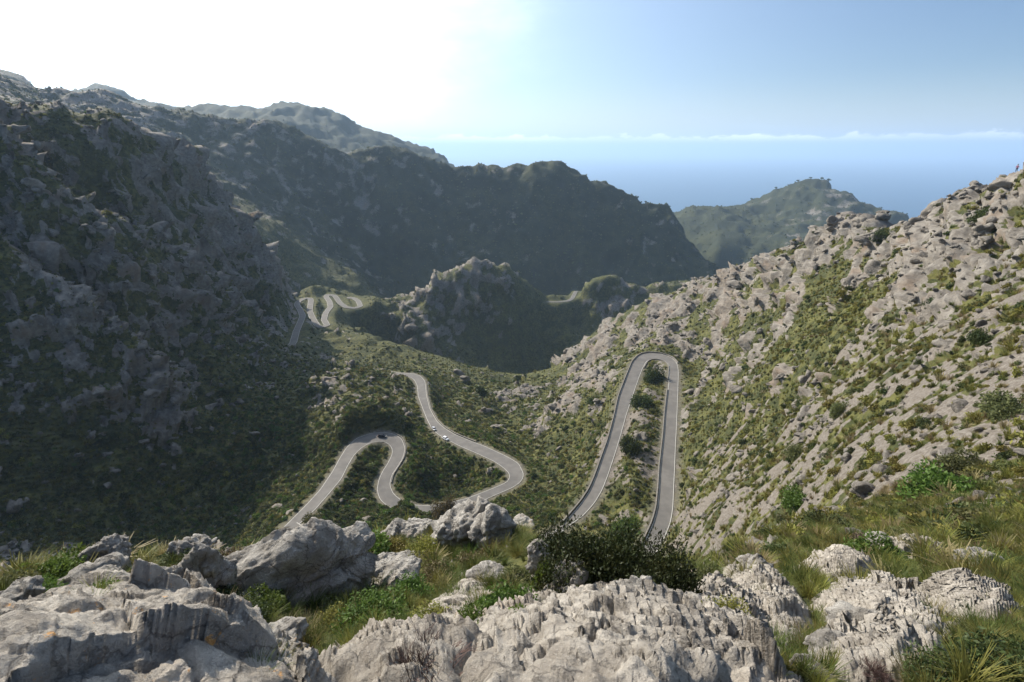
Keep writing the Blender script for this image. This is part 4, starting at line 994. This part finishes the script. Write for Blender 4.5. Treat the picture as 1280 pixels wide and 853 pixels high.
# ------------------------------------------------------------------ people
SKIN = simple('skin', (.42, .25, .18), .6, 0, .05); HAIR = simple('dark_hair', (.02, .014, .012), .6, 0, .1); SHIRT = simple('purple_pink_top', (.30, .08, .22), .8, 0, .1); TROUS = simple('dark_trousers', (.02, .02, .03), .8, 0, .1)
def skinned(name, pts, edges_, radii, mat, parent, sub=1):
    me = bpy.data.meshes.new(name); me.from_pydata([Vector(p) for p in pts], edges_, []); me.materials.append(mat)
    o = link(name, me); o.parent = parent
    md = o.modifiers.new('skin', 'SKIN'); sv = me.skin_vertices[0].data if me.skin_vertices else None
    return o, md
def person(pos, rot, label, shirt, top_h=1.68, cycl=False):
    """one continuous body (limbs grown from a skeleton), with hair, top and trousers fitted over it"""
    root = link('person', None); root.location = pos; root.rotation_euler = (0, 0, rot); thing(root, label, 'person')
    k = top_h/1.7
    J = {'pel': (0, 0, .92, .13), 'waist': (0, .03, 1.06, .12), 'chest': (0, .06, 1.28, .145), 'neck': (0, .09, 1.45, .055), 'head0': (0, .11, 1.53, .078), 'head1': (0, .115, 1.63, .085),
         'hipL': (-.10, 0, .86, .085), 'kneL': (-.12, .08, .48, .055), 'ankL': (-.12, -.02, .09, .038), 'toeL': (-.14, .13, .04, .035), 'hipR': (.10, 0, .86, .085), 'kneR': (.12, .02, .48, .055), 'ankR': (.13, -.06, .09, .038), 'toeR': (.15, .09, .04, .035),
         'shL': (-.19, .06, 1.36, .052), 'elL': (-.27, .02, 1.09, .038), 'haL': (-.24, .14, .88, .03), 'shR': (.19, .06, 1.36, .052), 'elR': (.27, .02, 1.09, .038), 'haR': (.22, .15, .90, .03)}
    def grow(name, bones, mat, grow_by=0., only=None, sub=1):
        names = sorted({b for e in bones for b in e}, key=lambda n_: (n_ != 'pel' and n_ != bones[0][0], n_))
        me = bpy.data.meshes.new(name); me.from_pydata([Vector(J[n_][:3])*k for n_ in names], [(names.index(a), names.index(b)) for a, b in bones], []); me.materials.append(mat)
        o = link(name, me); o.parent = root
        md = o.modifiers.new('skin', 'SKIN')
        if not me.skin_vertices: bpy.context.view_layer.objects.active = o
        for n_, sv in zip(names, me.skin_vertices[0].data if me.skin_vertices else []): sv.radius = (J[n_][3]*k+grow_by,)*2
        if me.skin_vertices: me.skin_vertices[0].data[0].use_root = True
        s2 = o.modifiers.new('smooth', 'SUBSURF'); s2.levels = s2.render_levels = sub
        return o
    B = [('pel', 'waist'), ('waist', 'chest'), ('chest', 'neck'), ('neck', 'head0'), ('head0', 'head1')]
    for d_ in 'LR': B += [('pel', 'hip'+d_), ('hip'+d_, 'kne'+d_), ('kne'+d_, 'ank'+d_), ('ank'+d_, 'toe'+d_), ('chest', 'sh'+d_), ('sh'+d_, 'el'+d_), ('el'+d_, 'ha'+d_)]
    grow('body', B, SKIN)
    grow('top', [('waist', 'chest'), ('pel', 'waist')]+[('chest', 'sh'+d_) for d_ in 'LR']+[('sh'+d_, 'el'+d_) for d_ in 'LR'], shirt, .014)
    grow('trousers', [('pel', 'hip'+d_) for d_ in 'LR']+[('hip'+d_, 'kne'+d_) for d_ in 'LR']+[('kne'+d_, 'ank'+d_) for d_ in 'LR'], TROUS, .013)
    V, f = _ico.get(3) or ico(3); hv_ = V*np.array([.105, .12, .125])*k; hv_ = hv_*(1+.06*perlin(V*3))[:, None]+np.array([0, .085, 1.64])*k
    keep_ = (f[:, 0] >= 0) & ((V[f].mean(1)[:, 2] > .15) | (V[f].mean(1)[:, 1] < -.1)); o = link('hair', mesh_from('hair', hv_, f[keep_], HAIR)); o.parent = root
    return root
pp, pr_ = crest(1275, 60, 330, 214)
person((pp.x, pp.y, pp.z+.02), R(115), 'dark-haired person in a purple-pink top on the skyline of the sunny slope', SHIRT)

# ------------------------------------------------------------------ single trees
def tree(u, v, h, wpx, label, cat='tree', seed=0, mat='dark', r=None, name='tree'):
    p, rr_ = hit(u, v) if v > 300 else crest(u, *((1150, 1500) if u < 900 else (2150, 3000))); p = Vector(p); g = np.random.default_rng(500+seed)
    m = rr_/math.hypot(*ray(u, v)[:2]); H_ = h*m; Wm = wpx*m
    root = link(name, None); root.location = p-Vector((0, 0, (.30 if v < 300 else .04)*H_)); thing(root, label, cat, None); root.rotation_euler = (0, 0, g.uniform(0, 6))
    V = []; Fc = []
    def limb(a, b, ra, rb):
        a, b = np.array(a), np.array(b); d = (b-a)/np.linalg.norm(b-a); x = np.cross(d, [.3, .9, .2]); x /= np.linalg.norm(x); y = np.cross(d, x); k0 = len(V)
        for c_, rad_ in ((a, ra), (b, rb)):
            for q_ in range(6): V.append(c_+rad_*(x*math.cos(q_*PI/3)+y*math.sin(q_*PI/3)))
        for q_ in range(6): Fc.append((k0+q_, k0+(q_+1) % 6, k0+6+(q_+1) % 6, k0+6+q_))
    top_ = (g.normal(0, .04)*H_, g.normal(0, .04)*H_, .62*H_); limb((0, 0, 0), top_, .045*H_, .02*H_)
    for k_ in range(6):
        a = g.uniform(0, 6.28); t_ = g.uniform(.3, .95); limb(np.array(top_)*t_, np.array(top_)*t_+np.array([math.cos(a)*Wm*.3, math.sin(a)*Wm*.3, H_*.2]), .016*H_, .006*H_)
    o = link('trunk', mesh_from('trunk', V, Fc, M_BARK)); o.parent = root
    n_ = 1400; lum = 11; c_ = g.normal(size=(lum, 3)); c_ /= np.linalg.norm(c_, axis=1)[:, None]; c_ *= g.uniform(.2, .7, lum)[:, None]; ra_ = g.uniform(.28, .5, lum)
    kk = g.integers(0, lum, n_); d = g.normal(size=(n_, 3)); d /= np.linalg.norm(d, axis=1)[:, None]; pts = (c_[kk]+d*(ra_[kk]*g.random(n_)**.4)[:, None])*np.array([Wm*.5, Wm*.5, H_*.36])+np.array([0, 0, H_*.64])
    o = link('crown', leaves_mesh('crown', pts, d, .055*H_, LEAF[mat], g, 1.8)); o.parent = root
TR = [(603, 500, 22, 18, 'single broad evergreen tree standing in the rocky ground beyond the valley road', 'dark'), (394, 662, 24, 40, 'rounded olive-grey tree in front of the lower road end behind the big boulder', 'olive'), (648, 478, 12, 12, 'small dark tree on the rim beside the gorge', 'dark'),
      (797, 247, 6, 5, 'left tree of the three on the ridge step', 'dark'), (803, 247, 6, 5, 'middle tree of the three on the ridge step', 'dark'), (808, 249, 6, 5, 'last tree of the three on the ridge step', 'dark'),
      (1021, 231, 8, 8, 'tree clump on the very top of the seaside hill', 'dark'), (1029, 233, 7, 7, 'tree just below the top of the seaside hill', 'dark'), (1010, 232, 5, 6, 'small tree left of the top of the seaside hill', 'dark'), (996, 236, 5, 6, 'tree on the skyline of the seaside hill, second step down', 'dark'), (984, 239, 4, 6, 'tree on the skyline of the seaside hill, third step down', 'dark'), (972, 243, 5, 6, 'tree low on the skyline of the seaside hill', 'dark'), (944, 254, 4, 5, 'lowest tree on the skyline of the seaside hill', 'dark')]
for k, (u, v, h, w_, lab, mt) in enumerate(TR): tree(u, v+(5 if v < 300 else 1.5), h*(.62 if v < 300 else 1), w_*(.8 if v < 300 else 1), lab, seed=k, mat=mt)
SLOPE_B = [(1176, 600, 76, 46, 'broad', 'mastic', 'big bright green bush amid the scree of the sunny slope'), (1205, 578, 50, 36, 'broad', 'olive', 'taller grey-green bush behind the big bright green one'), (1256, 508, 52, 36, 'broad', 'olive', 'big rounded grey-green bush by the picture edge with scree before it'), (996, 562, 30, 24, 'broad', 'olive', 'round grey-green shrub casting a shadow on pale scree'), (1002, 624, 42, 16, 'broad', 'mastic', 'flat fresh green cushion bush on the stony slope'), (1158, 530, 22, 12, 'broad', 'dark', 'flat dark shrub on the scree tongue'), (1050, 512, 22, 22, 'broad', 'olive', 'shrub at the head of the lower scree'), (1225, 420, 26, 18, 'broad', 'dark', 'dark shrub at the foot of the upper scree patch'), (1172, 375, 26, 18, 'broad', 'dark', 'dark shrub in the gully of the upper slope'), (1235, 268, 34, 18, 'broad', 'dark', 'dark bush on the bare rock below the skyline'), (1100, 295, 18, 14, 'broad', 'dark', 'shrub in the skyline notch'),
           (790, 556, 26, 26, 'broad', 'dark', 'large dark bush above the pale boulder in the hairpin loop'), (803, 500, 24, 20, 'broad', 'dark', 'dark bush inside the hairpin loop near its top'), (818, 470, 22, 22, 'broad', 'dark', 'uppermost bush inside the hairpin loop'), (785, 655, 34, 30, 'broad', 'mastic', 'fresh green bush low between the hairpin legs'), (742, 500, 18, 14, 'broad', 'dark', 'bush outside the lower hairpin leg')]
for k, (u, v, w, h, kind, mat, lab) in enumerate(SLOPE_B):
    plant('bush', BUSH[kind][k % len(BUSH[kind])], LEAF[mat], u, v, w, h, lab, 'bush', 'larger bushes on the slopes')
NEARLM = [(o.location[:], ' '.join(re.split(' with | beside | at | under | of the | behind | between | below | above | amid | before | rising | pointing | perched | standing | lying | leaning | half ', o['label'])[0].split()[:7])) for o in SC.objects if o.get('category') in ('boulder', 'rock outcrop')]

# ------------------------------------------------------------------ scattered growth and stones on the slopes
RC = np.hypot(P[:, 0], P[:, 1]); SV = P[:, 2]/RC
vis = (SV.reshape(NR, NA) >= SG-.004*np.abs(SG)-.002).ravel()
inview = np.abs(np.tan(AZ)) < 1.75
def pick(weight, cnt, seed):
    g = np.random.default_rng(seed); w = weight*inview*np.where(vis, 1, .12); w = w/w.sum()
    return g.choice(len(w), cnt, replace=False, p=w), g
def instancer(name, pts, scl, rot, src, label=None):
    """one object: copies of a plant or stone at many points (geometry nodes)"""
    me = bpy.data.meshes.new(name); me.vertices.add(len(pts)); me.vertices.foreach_set('co', np.asarray(pts, np.float32).ravel())
    a = me.attributes.new('scl', 'FLOAT_VECTOR', 'POINT'); a.data.foreach_set('vector', np.asarray(scl, np.float32).ravel())
    a = me.attributes.new('rot', 'FLOAT_VECTOR', 'POINT'); a.data.foreach_set('vector', np.asarray(rot, np.float32).ravel())
    o = link(name, me, kind='stuff')
    if label: o['label'] = label
    ng = bpy.data.node_groups.new(name, 'GeometryNodeTree')
    ng.interface.new_socket('Geometry', in_out='INPUT', socket_type='NodeSocketGeometry'); ng.interface.new_socket('Geometry', in_out='OUTPUT', socket_type='NodeSocketGeometry')
    gi, go = ng.nodes.new('NodeGroupInput'), ng.nodes.new('NodeGroupOutput')
    ip = ng.nodes.new('GeometryNodeInstanceOnPoints'); ob = ng.nodes.new('GeometryNodeObjectInfo'); ob.inputs['Object'].default_value = src; ob.inputs['As Instance'].default_value = True
    for nm, sock in (('scl', 'Scale'), ('rot', 'Rotation')):
        na = ng.nodes.new('GeometryNodeInputNamedAttribute'); na.data_type = 'FLOAT_VECTOR'; na.inputs['Name'].default_value = nm; ng.links.new(na.outputs['Attribute'], ip.inputs[sock])
    ng.links.new(gi.outputs[0], ip.inputs['Points']); ng.links.new(ob.outputs['Geometry'], ip.inputs['Instance']); ng.links.new(ip.outputs[0], go.inputs[0])
    md = o.modifiers.new('scatter', 'NODES'); md.node_group = ng
    return o
def scatter(name, stuff_name, weight, cnt, seed, meshes, mats, size, squash, labels, cat, n_each, sink=.1, tilt=.15):
    """n_each of the largest as things, the others as instanced stuff; labels: function of point -> (label, group)"""
    ids, g = pick(weight, cnt, seed)
    r = RC[ids]; s_ = size(g, r); p = P[ids].copy(); p[:, 2] -= sink*s_
    sc = np.stack([s_*g.uniform(.8, 1.25, cnt), s_*g.uniform(.8, 1.25, cnt), s_*g.uniform(*squash, cnt)], 1)
    ro = np.stack([g.normal(0, tilt, cnt), g.normal(0, tilt, cnt), g.uniform(0, 6.28, cnt)], 1)
    order = np.argsort(-(s_/r)*vis[ids]); one = order[:n_each]; rest = order[n_each:]
    src = {}
    var = g.integers(0, len(meshes), cnt); mv = g.integers(0, len(mats), cnt)
    combos = [(a, b) for a in range(len(meshes)) for b in range(len(mats))]
    for k, i in enumerate(one):
        ab = combos[k] if k < len(combos) else (var[i], mv[i])
        o = link(name, with_material(meshes[ab[0]], mats[ab[1]]))
        o.location, o.scale, o.rotation_euler = p[i], sc[i], ro[i]
        lab, grp = labels(p[i], s_[i], next((t_ for k_, t_ in TONE.items() if LEAF[k_] == mats[ab[1]]), '')); thing(o, lab, cat, grp)
        src.setdefault(ab, o)
    for a, b in combos:
        m_ = rest[(var[rest] == a) & (mv[rest] == b)]
        if len(m_) and (a, b) in src: instancer(stuff_name, p[m_], sc[m_], ro[m_], src[(a, b)])
off_road = np.clip((RD-1.2-6*reach)/1.5, 0, 1)*(np.linalg.norm(P-np.array(pp), axis=1) > 7)
LM = [(u, v, r, nm) for u, v, r, nm in [
    (842, 470, 290, 'uphill of the hairpin top'), (870, 560, 150, 'beside the upper leg of the hairpin'), (860, 640, 110, 'beside the lower end of the upper hairpin leg'), (800, 500, 230, 'inside the hairpin loop under its top'), (795, 560, 185, 'in the middle of the hairpin loop'), (780, 630, 152, 'low down between the two hairpin legs'),
    (740, 520, 240, 'on the stony bank outside the lower hairpin leg'), (700, 590, 190, 'below the lower hairpin leg'), (690, 640, 155, 'on the green bank above the dark juniper'), (640, 520, 300, 'on the stony ground above the sharp valley bend'), (580, 560, 225, 'on the bank inside the sharp valley bend'), (560, 610, 195, 'in the thicket between the S-bend and the sharp valley bend'),
    (440, 610, 190, 'in the thicket inside the S-bend'), (340, 600, 220, 'in the thicket below the shaded crags'), (250, 640, 212, 'at the foot of the shaded crags'), (330, 540, 245, 'on the rocky rib above the S-bend'), (480, 500, 285, 'on the knoll behind the S-bend'), (560, 490, 330, 'beside the straight valley road'), (440, 440, 450, 'on the green terrace beyond the valley road'),
    (760, 430, 390, 'on the rocky crest beyond the hairpin'), (900, 400, 330, 'on the slope straight above the hairpin'), (940, 470, 190, 'on the slope halfway up from the hairpin'), (1010, 480, 120, 'beside the pale rock slabs of the sunny slope'), (1080, 430, 110, 'near the long diagonal rib of the sunny slope'), (1180, 420, 80, 'near the upper scree patch'), (1250, 500, 50, 'around the big round bush by the picture edge'),
    (1170, 590, 40, 'around the big green bush on the sunny slope'), (1080, 590, 48, 'on the wide pale scree patch'), (1000, 600, 70, 'on the stony slope below the pale slabs'), (940, 640, 65, 'on the steep stones above the upper hairpin leg'), (1000, 660, 33, 'on the tussock slope above the jagged rock row'), (1150, 650, 25, 'on the tussock slope above the lone grey rock'), (1260, 640, 23, 'on the tussock slope by the picture edge'), (1120, 330, 190, 'on the rough rock under the skyline notch'), (1240, 280, 130, 'on the bare rock near the person'), (1030, 330, 270, 'on the rocky shoulder below the skyline hump'),
    (60, 500, 310, 'on the shaded crag'), (150, 370, 380, 'on the crest of the nearer shaded spur'), (250, 300, 480, 'on the second shaded spur'), (600, 360, 700, 'on the rocky knoll'), (700, 380, 760, 'around the far saddle'), (420, 380, 660, 'around the far switchbacks'), (500, 260, 1250, 'on the long dark ridge'), (980, 270, 2200, 'on the hill by the sea')]]
LMP = np.array([at_r(u, v, fold(u, r)) for u, v, r, nm in LM]); LMR = np.linalg.norm(LMP, axis=1)
def where(p):
    p = np.array(p); rp = np.linalg.norm(p)
    if NEARLM and rp < 24:
        d = [np.linalg.norm(np.array(l)-p) for l, nm in NEARLM]; return 'next to the '+NEARLM[int(np.argmin(d))][1]
    return LM[int(np.argmin(np.linalg.norm(LMP-p, axis=1)/np.sqrt(LMR*rp)))][3]
TONE = {'olive': 'grey-green', 'yellow': 'yellow-green', 'dark': 'dark green', 'mastic': 'fresh green', 'straw': 'straw-coloured', 'grass': 'green'}
def sized(s_, a, b): return 'small' if s_ < a else 'large' if s_ > b else 'medium'
SB = [make_bush('shrub', 300+i, 420, .085, LEAF['olive'], .62, 7) for i in range(3)]
ST = [make_tuft('tussock', 320+i, 60, LEAF['yellow'], .55, 1.0, .028, .2, 2) for i in range(2)]
veg = 1-rock
near_w = np.clip((RC-11)/14, 0, 1)
far_cut = np.clip((520-RC)/150, 0, 1)
scatter('shrub', 'scrub', (veg*.9+.10)*off_road*np.clip((RC-18)/12, 0, 1)*far_cut*(RC/100)**.9*np.clip(GREEN*1.6-.1, .15, 1)*(1-SCR*.85), 36000, 1, SB, [LEAF['olive'], LEAF['yellow'], LEAF['yellow'], LEAF['dark']],
        lambda g, r: np.clip(g.lognormal(-.35, .45, len(r)), .3, 2.4)*np.clip(r/110, .62, 2.6)**.55, (.75, 1.25), lambda p, z_, t_: (sized(z_, .8, 1.5)+' '+t_+' shrub '+where(p), sized(z_, .8, 1.5)+' '+t_+' shrubs '+where(p)), 'shrub', 300)
scatter('tussock', 'tussock_grass', (veg*.9+.05)*off_road*near_w*np.clip((330-RC)/120, 0, 1)*(RC/60)**.75*(1-SCR*.8), 17000, 2, ST, [LEAF['yellow'], LEAF['straw'], LEAF['grass']],
        lambda g, r: np.clip(g.lognormal(-.1, .3, len(r)), .5, 1.8)*np.clip(r/60, .7, 1.6)**.5, (.8, 1.2), lambda p, z_, t_: (sized(z_, .8, 1.3)+' '+t_+' grass tussock '+where(p), sized(z_, .8, 1.3)+' '+t_+' tussocks '+where(p)), 'grass tussock', 200, .02)
valley = np.exp(-((AZ+.28)/.34)**2)*np.clip((RC-120)/40, 0, 1)*np.clip((460-RC)/120, 0, 1)
scatter('maquis_bush', 'maquis', valley*np.clip(GREEN-.35, 0, 1)*np.clip((RD-1.6)/1.5, 0, 1)*(.25+veg), 9000, 3, SB, [LEAF['dark'], LEAF['mastic'], LEAF['olive']],
        lambda g, r: np.clip(g.lognormal(.5, .35, len(r)), .8, 3.8), (.8, 1.2), lambda p, z_, t_: (sized(z_, 1.8, 2.8)+' '+t_+' maquis bush '+where(p), sized(z_, 1.8, 2.8)+' '+t_+' maquis '+where(p)), 'bush', 150)
steep = np.clip((.86-NRM[:, 2])/.2, 0, 1)*(AZ < -.22)*np.clip((RC-200)/30, 0, 1)*np.clip((760-RC)/100, 0, 1)
scatter('crag_bush', 'crag_scrub', steep*(.35+veg)*(RC/300)**.6, 9000, 13, SB, [LEAF['dark'], LEAF['olive']],
        lambda g, r: np.clip(g.lognormal(.15, .4, len(r)), .6, 3.2)*np.clip(r/350, .8, 1.6), (.75, 1.2), lambda p, z_, t_: (sized(z_, 1.4, 2.4)+' '+t_+' crag bush '+where(p), sized(z_, 1.4, 2.4)+' '+t_+' crag bushes '+where(p)), 'bush', 60)
RK = []
for i in range(5):
    V, f = rock_shape(400+i, (.66, .42, .30), 3, 8, 1.7); RK.append(mesh_from('stone', V, f, M_STONE_FAR))
scatter('stone', 'rubble', (rock*.9+.10+.35*SCR)*off_road*np.clip((RD-4.0)/1.5, 0, 1)*np.clip((RC-20)/14, 0, 1)*far_cut*(RC/100)**.8, 5000, 4, RK, [M_STONE_FAR],
        lambda g, r: np.clip(g.lognormal(-.25, .55, len(r)), .25, 3.5)*np.clip(r/110, .55, 3)**.7, (.7, 1.3), lambda p, z_, t_: (sized(z_, 1.2, 2.4)+' angular limestone block '+where(p), sized(z_, 1.2, 2.4)+' blocks '+where(p)), 'rock', 300, .12, .35)
# distant trees and bushes as dark dots
scatter('far_bush', 'distant_scrub', np.clip((RC-430)/150, 0, 1)*np.clip((2600-RC)/300, 0, 1)*off_road*((GREEN+.1)*(RC/1000)+4*np.exp(-((AZ-.06)/.16)**2-((Q-math.log(670))/.10)**2)), 14000, 5, SB[:2], [LEAF['dark'], LEAF['olive']],
        lambda g, r: np.clip(g.lognormal(.9, .35, len(r)), 1.2, 5.5)*np.clip(r/900, .6, 1.8)**.6, (.8, 1.3), lambda p, z_, t_: (sized(z_, 2.5, 4)+' '+t_+' bush '+where(p), sized(z_, 2.5, 4)+' '+t_+' bushes '+where(p)), 'bush', 60)
gz = np.clip((46-RC)/24, 0, 1)*np.clip((RC-3.0)/1, 0, 1)*(1-rock)*np.clip(GREEN, 0, 1)
gz *= np.where(AZ < -.42, .3, 1)*np.clip(.5+2.2*perlin(P/1.7+5), .05, 1)
gids, gg = pick(gz*(RC/10)**1.1, 6200, 9)
gr = RC[gids]; gs = gg.lognormal(-1.05, .35, len(gids))*np.clip(gr/12, .6, 1.1)
for k in range(3):
    m_ = np.arange(len(gids)) % 3 == k
    src = [o for o in SC.objects if o.name.startswith('grass_tuft') and o.data.materials[0] == LEAF[['grass', 'yellow', 'grass'][k]] and o.scale[0] < 1.5]
    if src: instancer('grass', P[gids[m_]], np.repeat(gs[m_][:, None], 3, 1), np.c_[gg.normal(0, .15, m_.sum()), gg.normal(0, .15, m_.sum()), gg.uniform(0, 6.28, m_.sum())], src[k % len(src)])
print('all', round(time.time()-T0, 1), 'objects', len(SC.objects))
